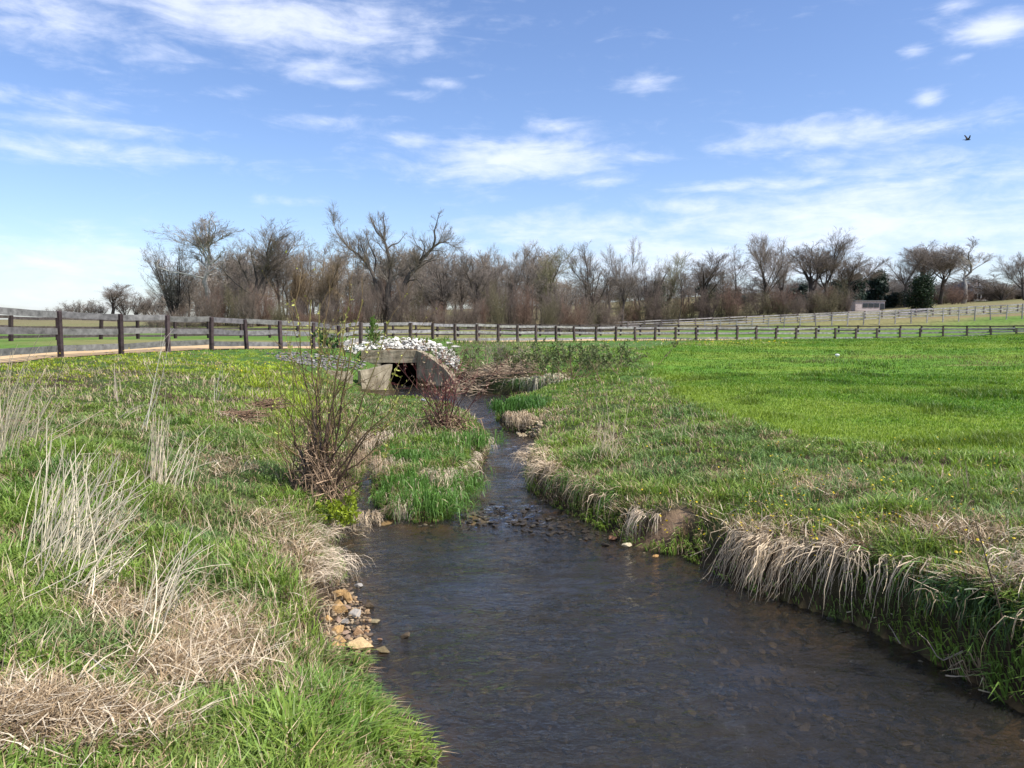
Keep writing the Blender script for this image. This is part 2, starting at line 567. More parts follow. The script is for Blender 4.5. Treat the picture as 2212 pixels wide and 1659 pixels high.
def plain_mat(name, c, rough=.7):
    m, nt, out = new_mat(name)
    v = coord(nt, 'Object')
    n1 = N(nt, 'ShaderNodeTexNoise', i_Scale=4, i_Detail=4)
    nt.links.new(v, n1.inputs['Vector'])
    cr = N(nt, 'ShaderNodeValToRGB')
    cr.color_ramp.elements[0].position = .3
    cr.color_ramp.elements[0].color = tuple(x * .8 for x in c) + (1,)
    cr.color_ramp.elements[1].position = .7
    cr.color_ramp.elements[1].color = tuple(min(1, x * 1.15) for x in c) + (1,)
    nt.links.new(n1.outputs['Fac'], cr.inputs['Fac'])
    p = N(nt, 'ShaderNodeBsdfPrincipled', i_Roughness=rough)
    nt.links.new(cr.outputs['Color'], p.inputs['Base Color'])
    nt.links.new(p.outputs[0], out.inputs[0])
    return m


# ------------------------------------------------------------------ ground
def axis(lo, hi, step, far_lo, far_hi, g=1.09):
    a = list(np.arange(lo, hi + 1e-6, step))
    s = step
    x = a[-1]
    up = []
    while x < far_hi:
        s *= g
        x += s
        up.append(x)
    s = step
    x = a[0]
    dn = []
    while x > far_lo:
        s *= g
        x -= s
        dn.append(x)
    return np.array(dn[::-1] + a + up)


GX = axis(-9.0, 8.0, .09, -1800, 1800)
GY = axis(1.5, 34.0, .09, -60, 2600, 1.07)
XX, YY = np.meshgrid(GX, GY)
ZZ = terrain(XX, YY)
D = wdist(XX.ravel(), YY.ravel()).reshape(XX.shape)


def _cell(x, y):
    x = np.clip(np.asarray(x, float), GX[0] + 1e-6, GX[-1] - 1e-6)
    y = np.clip(np.asarray(y, float), GY[0] + 1e-6, GY[-1] - 1e-6)
    i = np.searchsorted(GX, x) - 1
    j = np.searchsorted(GY, y) - 1
    return i, j, (x - GX[i]) / (GX[i + 1] - GX[i]), (y - GY[j]) / (GY[j + 1] - GY[j])


def gz(x, y):
    """height of the built ground mesh"""
    i, j, a, b = _cell(x, y)
    return (ZZ[j, i] * (1 - a) + ZZ[j, i + 1] * a) * (1 - b) + (ZZ[j + 1, i] * (1 - a) + ZZ[j + 1, i + 1] * a) * b


def gd(x, y):
    """signed distance to the water, from the ground grid"""
    i, j, a, b = _cell(x, y)
    return (D[j, i] * (1 - a) + D[j, i + 1] * a) * (1 - b) + (D[j + 1, i] * (1 - a) + D[j + 1, i + 1] * a) * b


def mixc(a, b, t):
    return np.asarray(a) * (1 - t[..., None]) + np.asarray(b) * t[..., None]


def ground_col(X, Y, Dd):
    FM = field_mask(X, Y)
    FS = fence_side(X, Y)
    n1 = fbm(X * .9, Y * .9, 31, 3)
    n2 = fbm(X * .12, Y * .12, 33, 4)
    n3 = fbm(X * .5, Y * .5, 36, 3)
    c = mixc((.050, .038, .022), (.045, .065, .020), ss(.35, .65, n1))            # thatch and sod of the banks
    c = mixc(c, (.075, .15, .03), ss(16, 32, Y) * .8)
    fld = mixc((.09, .18, .02), (.17, .235, .032), ss(.36, .64, fbm(X * .35, Y * .35, 95, 3) * .5 + fbm(X * .07, Y * .2, 97, 3) * .5))
    fld = mixc(fld, (.20, .15, .07), ss(.66, .78, fbm(X * .11 + 3, Y * .33, 41, 3)) * .8 * (Y > 20))
    c = mixc(c, fld, FM)
    # rough verge between field and fence, pasture beyond
    ver = ss(-4.0, -2.5, FS) * (1 - ss(-.2, .3, FS)) * (Y > 36)
    c = mixc(c, mixc((.09, .16, .03), (.26, .21, .10), ss(.5, .7, n3)), ver * (X > -5))
    bey = ss(.2, .8, FS) * (Y > 12)
    pas = mixc((.10, .175, .03), (.20, .18, .075), ss(.45, .65, fbm(X * .05, Y * .09, 44, 4)))
    pas = mixc(pas, (.20, .155, .09), ss(104, 116, Y) * .7)
    c = mixc(c, pas, bey)
    soil = np.exp(-((Y - 111) / 5) ** 2) * ss(25, 55, X)
    c = mixc(c, (.23, .14, .085), soil * .85)
    lit = ss(150, 260, Y)
    c = mixc(c, mixc((.11, .10, .05), (.24, .20, .10), ss(.4, .6, n2)), lit)
    # bare mud beside the riffle, earth bank faces with undercut shade painted in
    mud = np.exp(-(((X - 1.92) / .36) ** 2 + ((Y - 9.14) / .13) ** 2))
    c = mixc(c, (.20, .135, .085), np.clip(mud * 1.3, 0, 1))
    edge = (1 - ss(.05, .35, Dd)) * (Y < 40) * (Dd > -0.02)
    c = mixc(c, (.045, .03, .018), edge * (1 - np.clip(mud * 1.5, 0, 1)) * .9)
    bed = ss(.0, -.1, Dd) * (Y < 40)
    bc = mixc((.045, .038, .028), (.085, .068, .042), ss(.4, .6, fbm(X * 1.6, Y * 1.6, 51, 3)))
    bc = mixc(bc, (.26, .165, .065), (1 - ss(.05, .6, -Dd)) * .85)
    c = mixc(c, bc, bed)
    return c


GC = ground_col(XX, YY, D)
ny, nx = XX.shape
idx = np.arange(ny * nx).reshape(ny, nx)
Q = np.stack([idx[:-1, :-1], idx[:-1, 1:], idx[1:, 1:], idx[1:, :-1]], -1).reshape(-1, 4)
qx = XX.ravel()[Q]
qy = YY.ravel()[Q]
qz = ZZ.ravel()[Q]
cut = (qx.min(1) > -5.62) & (qx.max(1) < -3.98) & (qy.min(1) > 31.9) & (qy.max(1) < 32.5) & (qz.max(1) - qz.min(1) > .6)
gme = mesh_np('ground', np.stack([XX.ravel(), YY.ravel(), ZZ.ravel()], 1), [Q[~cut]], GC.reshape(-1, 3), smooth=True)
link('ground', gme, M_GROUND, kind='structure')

# water sheet
wx = np.arange(-7.0, 6.2, .07)
wy = np.concatenate([np.arange(-4, 2, .25), np.arange(2, 20, .06), np.arange(20, 39, .12)])
WX, WY = np.meshgrid(wx, wy)
rf = np.exp(-((WY - 10.7 - .2 * WX) / .55) ** 2) * (WX > -1.8) * (WX < 2)
rf2 = np.exp(-((WY - 17.2) / 1.2) ** 2)
WZ = (fbm(WX * 3.2, WY * 4.2, 61, 3) - .5) * (.014 + .12 * rf + .04 * rf2) + (vnoise(WX * 9, WY * 12, 66) - .5) * (.004 + .045 * rf + .015 * rf2)
WZ -= .0
ny, nx = WX.shape
idx = np.arange(ny * nx).reshape(ny, nx)
Q = np.stack([idx[:-1, :-1], idx[:-1, 1:], idx[1:, 1:], idx[1:, :-1]], -1).reshape(-1, 4)
WD = wdist(WX.ravel(), WY.ravel())
keep = WD[Q].min(1) < .35
wme = mesh_np('stream_water', np.stack([WX.ravel(), WY.ravel(), WZ.ravel()], 1), [Q[keep]], smooth=True)
link('stream_water', wme, M_WATER, kind='structure')

# tan gravel path just behind the near fence
pl = []
pts = np.array([p[:2] for p in PATH_L[:-1]] + [p[:2] for p in PATH_R])
first = pts[0] + (pts[0] - pts[1]) * 6
last = pts[-1] + (pts[-1] - pts[-2]) * 8
pts = np.vstack([first, pts, last])
seg = np.r_[0, np.cumsum(np.hypot(*np.diff(pts, axis=0).T))]
ts = np.linspace(0, seg[-1], 420)
cx, cy = np.interp(ts, seg, pts[:, 0]), np.interp(ts, seg, pts[:, 1])
for _ in range(10):
    cx[1:-1] = (cx[:-2] + cx[1:-1] * 2 + cx[2:]) / 4
    cy[1:-1] = (cy[:-2] + cy[1:-1] * 2 + cy[2:]) / 4
tx, ty = np.gradient(cx), np.gradient(cy)
L = np.hypot(tx, ty)
nxx, nyy = -ty / L, tx / L
offs = np.linspace(.12, 4.6, 18)
PX = cx[:, None] + nxx[:, None] * offs
PY = cy[:, None] + nyy[:, None] * offs
jit = (vnoise(ts * .8, ts * 0, 71) - .5)[:, None] * .35
PX += nxx[:, None] * jit
PY += nyy[:, None] * jit
PZ = gz(PX, PY) + .03
a, b_ = PX.shape
idx = np.arange(a * b_).reshape(a, b_)
Q = np.stack([idx[:-1, :-1], idx[1:, :-1], idx[1:, 1:], idx[:-1, 1:]], -1).reshape(-1, 4)
pc = mixc((.56, .39, .215), (.48, .34, .19), fbm(PX * .7, PY * .7, 73, 3))
link('path', mesh_np('path', np.stack([PX.ravel(), PY.ravel(), PZ.ravel()], 1), [Q], pc.reshape(-1, 3), smooth=True), M_PATH, kind='structure')


# ------------------------------------------------------------------ fences
def post_mesh(h, w, rng, col):
    secs = [-.25, 0, h * .5, h - .02, h]
    V = []
    for k, z in enumerate(secs):
        s = w * (.5 if k < 4 else .44)
        j = rng.normal(size=2) * .006
        V += [(-s + j[0], -s + j[1], z), (s + j[0], -s + j[1], z), (s + j[0], s + j[1], z), (-s + j[0], s + j[1], z)]
    V = np.array(V)
    q = []
    for k in range(len(secs) - 1):
        for i in range(4):
            q.append((k * 4 + i, k * 4 + (i + 1) % 4, k * 4 + 4 + (i + 1) % 4, k * 4 + 4 + i))
    t = len(secs) * 4 - 4
    q.append((t, t + 1, t + 2, t + 3))
    acc = Acc()
    acc.add(V, q=np.array(q), c=col)
    return acc.mesh('post')


def rail_mesh(a, b, th, hgt, rng, col):
    """board from a to b (3-vectors, centre line) with a slight sag and ragged edges"""
    a, b = np.asarray(a, float), np.asarray(b, float)
    d = b - a
    L = np.linalg.norm(d)
    d /= L
    n = np.cross(d, (0, 0, 1))
    n /= np.linalg.norm(n)
    k = 6
    t = np.linspace(0, 1, k)
    P = a + (b - a) * t[:, None]
    P[:, 2] -= rng.uniform(0, .02) * np.sin(PI * t)
    P += n * (rng.normal(size=(k, 1)) * .004)
    up = np.array([0, 0, 1.])
    V = []
    for i in range(k):
        hh = hgt * .5 * (1 + rng.normal() * .03)
        h2 = hgt * .5 * (1 + rng.normal() * .03)
        V += [P[i] - n * th / 2 - up * hh, P[i] + n * th / 2 - up * hh, P[i] + n * th / 2 + up * h2, P[i] - n * th / 2 + up * h2]
    q = []
    for i in range(k - 1):
        for j in range(4):
            q.append((i * 4 + j, i * 4 + (j + 1) % 4, i * 4 + 4 + (j + 1) % 4, i * 4 + 4 + j))
    q += [(3, 2, 1, 0), (k * 4 - 4, k * 4 - 3, k * 4 - 2, k * 4 - 1)]
    acc = Acc()
    acc.add(np.array(V), q=np.array(q), c=col)
    return acc.mesh('rail')


def build_fence(tab, label, fr, pw, rail_h, rail_t, pcol, rcol, skip_first=False, seed=1, side=-1, over=0.0, skip_rail=()):
    rng = np.random.default_rng(seed)
    base = [at_y(u, vb, y) for u, vt, vb, y in tab]
    top = [at_y(u, vt, y) for u, vt, vb, y in tab]
    r = root('board_fence', tuple(base[0]), label, 'fence')
    o0 = base[0]
    for i, (bp_, tp_) in enumerate(zip(base, top)):
        h = tp_[2] - bp_[2]
        if not (skip_first and i == 0):
            e = base[min(i + 1, len(base) - 1)] - base[max(i - 1, 0)]
            cc = np.array(pcol) * rng.uniform(.7, 1.35)
            po = link('post', post_mesh(h + over, pw, rng, cc), M_WOOD, r, loc=tuple(bp_ - o0))
            po.rotation_euler = (rng.normal() * .028, rng.normal() * .028, math.atan2(e[1], e[0]))
        if i < len(base) - 1:
            b2, t2 = base[i + 1], top[i + 1]
            e = (b2 - bp_)
            nn = np.cross(e / np.linalg.norm(e), (0, 0, 1)) * side * -1
            nn /= np.linalg.norm(nn)
            for j, f in enumerate(fr):
                if (i, j) in skip_rail:
                    continue
                a = bp_ + (tp_ - bp_) * f + nn * (pw / 2 + rail_t / 2 + .004)
                c = b2 + (t2 - b2) * f + nn * (pw / 2 + rail_t / 2 + .004)
                a = a + (0, 0, rng.normal() * .024)
                c = c + (0, 0, rng.normal() * .024)
                gap = (c - a) / np.linalg.norm(c - a) * .006
                cc = np.array(rcol) * rng.uniform(.75, 1.2) * np.array([1, rng.uniform(.96, 1.02), rng.uniform(.92, 1.03)])
                link('rail', rail_mesh(a + gap - o0, c - gap - o0, rail_t, rail_h, rng, cc), M_WOOD, r)
    return r


build_fence(NEAR_LEFT, 'weathered grey three-rail board fence running from the left edge back to the culvert corner', (.925, .57, .2), .13, .2, .03, (.06, .042, .042), (.165, .158, .152), seed=11, side=1)
build_fence(NEAR_RIGHT, 'weathered board fence crossing behind the culvert and along the far edge of the field', (.93, .57, .19), .15, .165, .03, (.075, .058, .05), (.25, .24, .232), skip_first=True, seed=12, side=1)
build_fence(SECOND, 'dark brown board fence on the far side of the tan path', (.93, .55, .17), .16, .15, .03, (.045, .032, .03), (.08, .066, .06), seed=13, side=1)
build_fence(THIRD, 'pale grey paddock fence with thin posts climbing the far slope at right', (.97, .70, .44), .11, .12, .03, (.26, .24, .23), (.36, .34, .33), seed=14, side=1)
build_fence(FOURTH, 'farthest grey rail fence running below the trees and up the right slope', (.93, .6, .28), .15, .16, .03, (.16, .13, .12), (.40, .37, .36), seed=15, side=1)

# ------------------------------------------------------------------ culvert
cul = root('culvert', (-4.8, 32.0, 0), 'brown stained concrete culvert with dark square opening, head wall and side walls under the path', 'culvert')
O = np.array([-4.8, 32.0, 0])


def slab(name, poly, n, th, parent, rough=.004, sub=7):
    """a thick concrete plate: poly is a quad (4x3) of the front face, extruded along n by th"""
    poly = np.asarray(poly, float) - O
    n = np.asarray(n, float)
    n /= np.linalg.norm(n)
    s = np.linspace(0, 1, sub)
    rng = np.random.default_rng(abs(hash(name)) % 1000 if False else len(name) * 7)
    grid = np.array([[(poly[0] * (1 - a) + poly[1] * a) * (1 - b) + (poly[3] * (1 - a) + poly[2] * a) * b for a in s] for b in s])
    grid += rng.normal(size=grid.shape) * rough
    back = grid + n * th
    V = np.concatenate([grid.reshape(-1, 3), back.reshape(-1, 3)])
    idx = np.arange(sub * sub).reshape(sub, sub)
    f1 = np.stack([idx[:-1, :-1], idx[:-1, 1:], idx[1:, 1:], idx[1:, :-1]], -1).reshape(-1, 4)
    f2 = f1[:, ::-1] + sub * sub
    ring = list(idx[0]) + list(idx[1:, -1]) + list(idx[-1, :-1][::-1]) + list(idx[1:-1, 0][::-1])
    f3 = np.array([(ring[i], ring[i] + sub * sub, ring[(i + 1) % len(ring)] + sub * sub, ring[(i + 1) % len(ring)]) for i in range(len(ring))])
    me = mesh_np(name, V, [f1, f2, f3])
    return link(name, me, M_CONC, parent)


# head wall beam over the opening and its left cheek
slab('head_wall', [(-6.35, 31.98, .98), (-3.98, 31.98, .98), (-3.98, 31.98, 1.5), (-6.35, 31.98, 1.5)], (0, 1, 0), .32, cul)
slab('cheek_wall', [(-6.35, 32.0, -.3), (-5.55, 32.0, -.3), (-5.55, 32.0, .975), (-6.35, 32.0, .975)], (0, 1, 0), .3, cul)
# right wing wall, its top falling towards the stream
wing = [(-4.02, 31.97, -.3), (-3.3, 31.1, -.3), (-2.7, 30.45, -.3), (-2.25, 29.95, -.3)]
tops = [1.5, 1.16, .80, .34]
acc = Acc()
nn = np.array([.70, .71, 0])
Vf = []
tt = np.linspace(0, 1, 15)
wx_ = np.interp(tt, [0, .34, .68, 1], [w[0] for w in wing])
wy_ = np.interp(tt, [0, .34, .68, 1], [w[1] for w in wing])
tz = np.interp(tt, [0, .2, .34, .5, .68, .85, 1], [1.5, 1.36, 1.2, 1.02, .80, .55, .28])
for k in range(15):
    for z in np.linspace(-.3, tz[k], 5):
        Vf.append((wx_[k], wy_[k], z))
Vf = np.array(Vf) - O + np.random.default_rng(4).normal(size=(75, 3)) * .005
Vb = Vf + nn * .3
idx = np.arange(75).reshape(15, 5)
f1 = np.stack([idx[:-1, :-1], idx[1:, :-1], idx[1:, 1:], idx[:-1, 1:]], -1).reshape(-1, 4)
ring = list(idx[:, 0]) + list(idx[-1, 1:]) + list(idx[:-1, -1][::-1]) + list(idx[0, 1:-1][::-1])
f3 = np.array([(ring[i], ring[i] + 75, ring[(i + 1) % len(ring)] + 75, ring[(i + 1) % len(ring)]) for i in range(len(ring))])
link('wing_wall', mesh_np('wing_wall', np.concatenate([Vf, Vb]), [f1, f1[:, ::-1] + 75, f3]), M_CONC, cul)
# left wing slab, leaning, lit by the sun
pA = at_y(783, 851, 29.2)
pB = at_y(838, 849, 30.0)
pC = at_y(848, 787, 30.1)
pD = at_y(779, 802, 29.3)
pA[2] = -.15
pB[2] = -.15
slab('wing_wall', [pA, pB, pC, pD], (-.55, .83, 0), .32, cul, .008)
pA = at_y(668, 830, 28.6)
pB = at_y(762, 840, 29.0)
pC = at_y(757, 803, 29.1)
pD = at_y(672, 801, 28.7)
slab('toe_wall', [pA, pB, pC, pD], (-.1, 1, 0), .35, cul, .02)
# barrel, coloured near black for the shade inside
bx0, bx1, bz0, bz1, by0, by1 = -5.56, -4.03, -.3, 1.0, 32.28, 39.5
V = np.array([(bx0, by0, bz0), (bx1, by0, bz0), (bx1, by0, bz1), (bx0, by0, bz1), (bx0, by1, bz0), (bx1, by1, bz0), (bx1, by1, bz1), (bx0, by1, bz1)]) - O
link('barrel', mesh_np('barrel', V, [np.array([(0, 1, 5, 4), (1, 2, 6, 5), (2, 3, 7, 6), (3, 0, 4, 7), (4, 5, 6, 7)])]), plain_mat('shade_dark_concrete', (.035, .032, .028), .8), cul)

# ------------------------------------------------------------------ riprap of pale stones over the culvert: every stone a thing
rng = np.random.default_rng(21)
STONES = []
for k in range(14):
    V, Fc = stone_arr(rng, ICO2, np.array([.5, rng.uniform(.28, .42), rng.uniform(.12, .2)]), 14, .0)
    g = rng.uniform(.6, 1.1)
    STONES.append(mesh_np('pale_stone', V, [Fc], np.array([.72, .68, .60]) * g))
    STONES[-1].materials.append(M_STONE)
poly = np.array([(733, 744), (748, 737), (790, 734), (850, 733), (900, 737), (940, 746), (972, 760), (992, 783), (988, 803), (974, 797), (948, 778), (915, 762), (895, 756), (800, 757), (772, 768), (748, 764)])


def inpoly(px, py, P):
    ins = np.zeros(px.shape, bool)
    for i in range(len(P)):
        a, b = P[i], P[(i + 1) % len(P)]
        ins ^= ((a[1] > py) != (b[1] > py)) & (px < (b[0] - a[0]) * (py - a[1]) / (b[1] - a[1] + 1e-9) + a[0])
    return ins


uu = rng.uniform(728, 995, 1500)
vv = rng.uniform(730, 806, 1500)
ok = inpoly(uu, vv, poly)
uu, vv = uu[ok][:290], vv[ok][:290]
for k, p in enumerate(hit(uu, vv)):
    o = link('pale_stone', STONES[k % 14], None, label='pale white limestone lump in the stone heap over the culvert', cat='stone', group='white stones heaped over the culvert')
    s = rng.uniform(.18, .42) * (1.2 if k % 9 == 0 else 1)
    o.location = (p[0], p[1], p[2] + rng.uniform(.02, .17))
    o.scale = (s, s, s * rng.uniform(.9, 1.4))
    o.rotation_euler = (rng.normal() * .35, rng.normal() * .35, rng.uniform(0, 6.28))
for (u, v, s, lab) in [(966, 748, .55, 'white stone lying alone in the grass right of the culvert stone heap'), (985, 752, .4, 'smaller white stone lying farthest right in the grass beyond the culvert heap')]:
    p = hit(u, v)[0]
    o = link('pale_stone', STONES[3], None, label=lab, cat='stone')
    o.location = (p[0], p[1], p[2] + .08)
    o.scale = (s * 1.4, s, s)


def stone_bed(name, label, uvs, size, cols, seed, base=ICO1, flat=.55, lift=.02, mat=None, P=None):
    rng = np.random.default_rng(seed)
    acc = Acc()
    if P is None:
        P = hit(uvs[:, 0], uvs[:, 1])
    for p in P:
        s = rng.uniform(*size)
        V, Fc = stone_arr(rng, base, np.array([s, s * rng.uniform(.6, .9), s * flat * rng.uniform(.6, 1.1)]), 6, .1)
        V = V @ rot_euler(rng.normal() * .25, rng.normal() * .25, rng.uniform(0, 6.28)).T + p + (0, 0, lift)
        acc.add(V, t=Fc, c=np.array(cols[rng.integers(len(cols))]) * rng.uniform(.6, 1.3))
    return link(name, acc.mesh(name), mat or M_STONE, kind='stuff', label=label)


uu2 = rng.uniform(728, 995, 5200)
vv2 = rng.uniform(730, 806, 5200)
ok = inpoly(uu2, vv2, poly)
stone_bed('stone_chips', 'small pale chips filling the stone heap over the culvert', np.stack([uu2[ok], vv2[ok]], 1)[:1100], (.04, .10), [(.62, .58, .50), (.52, .48, .41), (.68, .64, .56), (.32, .29, .24)], 30, lift=.05)
uu2 = rng.uniform(670, 800, 700)
vv2 = rng.uniform(1262, 1430, 700)
ok = inpoly(uu2, vv2, np.array([(690, 1275), (752, 1262), (800, 1330), (822, 1410), (765, 1440), (700, 1400)]))
stone_bed('bank_gravel', 'small brown gravel between the rocks of the left bank', np.stack([uu2[ok], vv2[ok]], 1)[:360], (.012, .035), [(.30, .20, .11), (.22, .16, .10), (.36, .27, .17), (.14, .10, .07)], 29, lift=.005)

# grey gravel bank left of the culvert
poly2 = np.array([(575, 766), (640, 762), (720, 772), (790, 785), (780, 800), (690, 800), (655, 790), (600, 778)])
uu = rng.uniform(560, 800, 2600)
vv = rng.uniform(758, 802, 2600)
ok = inpoly(uu, vv, poly2)
stone_bed('gravel', 'grey gravel spilled down the slope left of the culvert', np.stack([uu[ok], vv[ok]], 1)[:560], (.025, .11), [(.20, .19, .18), (.15, .145, .14), (.25, .235, .215)], 31)
# small pebble bar on the right bank beside the grassy mound
uu = rng.uniform(1118, 1172, 160)
vv = rng.uniform(917, 945, 160)
stone_bed('pebbles', 'small tan pebble bar beside the grassy mound', np.stack([uu, vv], 1), (.03, .075), [(.36, .28, .17), (.42, .34, .22), (.26, .19, .11)], 32)

# cobbles on the stream bed
rng = np.random.default_rng(33)
yy = rng.uniform(1.6, 1.6 + 16, 16000)
xx = rng.uniform(-3.2, 4.8, 16000)
dd = wdist(xx, yy)
pk = (dd < -.04) & (rng.random(16000) < np.where(yy < 12, .75, .3)) & (vnoise(xx * .9, yy * .9, 8) > .2)
xx, yy = xx[pk][:5200], yy[pk][:5200]
Pc = np.stack([xx, yy, gz(xx, yy)], 1)
stone_bed('river_cobbles', 'brown cobbles covering the bed of the stream', None, (.02, .075), [(.10, .08, .05), (.07, .06, .045), (.13, .105, .065), (.05, .045, .035), (.08, .068, .048)], 34, ICO1, .5, .005, M_COBBLE, P=Pc)

# rocks by the left water edge and in the stream, each its own thing: (zoom x, y, w, h)
ROCK_MESH = []
rng = np.random.default_rng(41)
for k in range(8):
    V, Fc = stone_arr(rng, ICO3, np.array([.5, .40, .32]) * rng.uniform(.9, 1.1, 3), 18, .008)
    ROCK_MESH.append((V, Fc))
TAN, PINK, GREY, DARK = (.50, .31, .13), (.36, .25, .18), (.34, .31, .27), (.11, .08, .05)
ROCKS = [(690, 885, 120, 70, TAN, 'tan rock half buried under straw at the top of the left bank rock pile'),
         (762, 930, 75, 110, TAN, 'upright orange tan rock at the water side of the topmost pile rock'),
         (688, 1018, 135, 130, TAN, 'large blocky tan rock in the middle of the left bank rock pile'),
         (770, 1012, 55, 40, PINK, 'little pinkish rock wedged right of the large blocky tan rock'),
         (826, 1066, 108, 70, GREY, 'greyish tan rock at the water edge below the large blocky one'),
         (600, 1108, 70, 80, TAN, 'orange tan rock deepest in the straw at the left of the pile'),
         (678, 1118, 50, 60, PINK, 'small upright rock beside the low flat grey one in the pile'),
         (740, 1135, 90, 45, GREY, 'low flat greyish rock left of the curved pale stem'),
         (672, 1212, 110, 85, TAN, 'smooth tilted tan rock above the largest flat rock'),
         (735, 1232, 95, 45, PINK, 'flat pinkish rock touching the smooth tilted tan one'),
         (850, 1215, 95, 80, (.42, .26, .14), 'reddish angular rock standing in the water just above the largest flat rock'),
         (700, 1285, 100, 55, TAN, 'rounded tan rock left of the largest flat rock'),
         (765, 1272, 50, 55, PINK, 'small brown pink rock pressed against the largest flat rock'),
         (872, 1330, 215, 125, (.55, .39, .20), 'largest flat topped tan rock at the water edge of the left bank'),
         (660, 1328, 60, 50, TAN, 'small tan rock at the grass edge below the rounded one'),
         (716, 1335, 60, 48, TAN, 'small tan rock left under the largest flat rock'),
         (926, 1222, 45, 36, (.36, .2, .1), 'small rusty stone in the water right of the reddish angular rock'),
         (858, 830, 65, 45, GREY, 'grey stone in the water above the left bank rock pile'),
         (945, 998, 85, 45, DARK, 'dark wet stone with a pale end just off the rock pile'),
         (1003, 1140, 75, 48, (.27, .22, .13), 'pale topped wet stone standing off the rock pile'),
         (1262, 1245, 85, 58, DARK, 'dark brown stone standing alone out in the stream'),
         (1072, 1378, 115, 62, (.15, .115, .06), 'low olive stone awash in front of the largest flat rock'),
         (872, 1500, 90, 62, (.30, .19, .115), 'reddish drowned stone below the largest flat rock'),
         (1045, 1283, 45, 20, (.3, .17, .1), 'tiny reddish stone just breaking the surface right of the largest flat rock')]
for k, (zx, zy, zw, zh, c, lab) in enumerate(ROCKS):
    u, v = 557.4 + .252 * zx, 1059.1 + .252 * (zy + zh * .35)
    p = hit(u, v)[0]
    s = p[1] / F * .252
    V, Fc = ROCK_MESH[k % 8]
    me = mesh_np('bank_rock', V, [Fc], np.array(c) * rng.uniform(.9, 1.1))
    o = link('bank_rock', me, M_STONE, label=lab, cat='rock', group='rocks at the left water edge')
    o.scale = (zw * s * 1.42, zw * s * rng.uniform(1.0, 1.3), zh * s * 2.0)
    o.location = (p[0], p[1] + zh * s * .2, max(p[2], .0) + zh * s * .25)
    o.rotation_euler = (rng.normal() * .15, rng.normal() * .15, rng.uniform(-.5, .5))
for (u, v, w, c, lab) in [(1353, 1182, 26, (.55, .46, .30), 'pale cream stone at the foot of the mud on the right bank'), (1323, 1167, 24, (.33, .17, .09), 'reddish stone awash left of the pale cream stone'),
                          (1416, 1204, 16, (.45, .26, .1), 'small orange stone in the shallows right of the pale cream stone')]:
    p = hit(u, v)[0]
    s = p[1] / F
    V, Fc = ROCK_MESH[(int(u)) % 8]
    o = link('stream_stone', mesh_np('stream_stone', V, [Fc], c), M_STONE, label=lab, cat='stone')
    o.scale = (w * s * 1.1, w * s, w * s * .9)
    o.location = (p[0], p[1], max(p[2], 0) + .015)
# dark stones of the riffle
rme = []
for k in range(4):
    V, Fc = stone_arr(rng, ICO2, np.array([.5, .4, .3]), 9, .05)
    rme.append(mesh_np('riffle_stone', V, [Fc], np.array((.032, .025, .017)) * rng.uniform(.6, 1.7)))
    rme[-1].materials.append(M_COBBLE)
for k in range(210):
    u = rng.uniform(985, 1310)
    v = 1104 + (u - 985) * .15 + rng.normal() * 15
    q = at_z(u, v)
    if wdist(q[0], q[1])[0] > -.1:
        continue
    o = link('riffle_stone', rme[k % 4], None, label='dark wet stone breaking the water in the riffle', cat='stone', group='dark stones in the riffle')
    s = rng.uniform(.05, .14)
    o.scale = (s, s * rng.uniform(.7, 1), s * .6)
    o.location = (q[0], q[1], rng.uniform(-.014, .018))
    o.rotation_euler = (0, 0, rng.uniform(0, 6))

# ------------------------------------------------------------------ grass
def blades(acc_list, P, h, w, az, lean, col, droop=.15, tipc=1.15):
    """three-section blades as arrays; az = lean direction, lean = horizontal reach as share of h"""
    n = len(P)
    dx, dy = np.cos(az), np.sin(az)
    fa = az + PI / 2 + RNG.normal(size=n) * .7
    sx, sy = np.cos(fa) * w / 2, np.sin(fa) * w / 2
    V = np.empty((n, 5, 3))
    z1 = h * .55
    z2 = h * np.clip(1 - droop * lean, .25, 1)
    m = h * lean * .38
    t = h * lean
    V[:, 0] = P + np.stack([-sx, -sy, -.02 + 0 * h], 1)
    V[:, 1] = P + np.stack([sx, sy, -.02 + 0 * h], 1)
    V[:, 2] = P + np.stack([dx * m + sx * .8, dy * m + sy * .8, z1], 1)
    V[:, 3] = P + np.stack([dx * m - sx * .8, dy * m - sy * .8, z1], 1)
    V[:, 4] = P + np.stack([dx * t, dy * t, z2], 1)
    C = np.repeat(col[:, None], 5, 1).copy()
    C[:, :2] *= .85  # blade feet darkened: shade among the blades painted in
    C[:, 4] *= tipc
    acc_list.append((V.reshape(-1, 3), C.reshape(-1, 3)))


def blades_mesh(name, lst):
    V = np.concatenate([a for a, b in lst])
    C = np.concatenate([b for a, b in lst])
    n = len(V) // 5
    i = np.arange(n)[:, None] * 5
    return mesh_np(name, V, [i + np.array([[0, 1, 2, 3]]), i + np.array([[3, 2, 4]])], C)


def sample_xy(n, y0, y1, power, xl=None):
    """points in a widened view wedge; density falls with distance to the given power"""
    yy = np.linspace(y0, y1, 2000)
    pdf = yy ** (-power) * (1.42 * yy + 2.0)
    cdf = np.cumsum(pdf)
    cdf /= cdf[-1]
    y = np.interp(RNG.random(n), cdf, yy)
    x = RNG.uniform(-1, 1, n) * (.71 * y + 1.0)
    return x, y


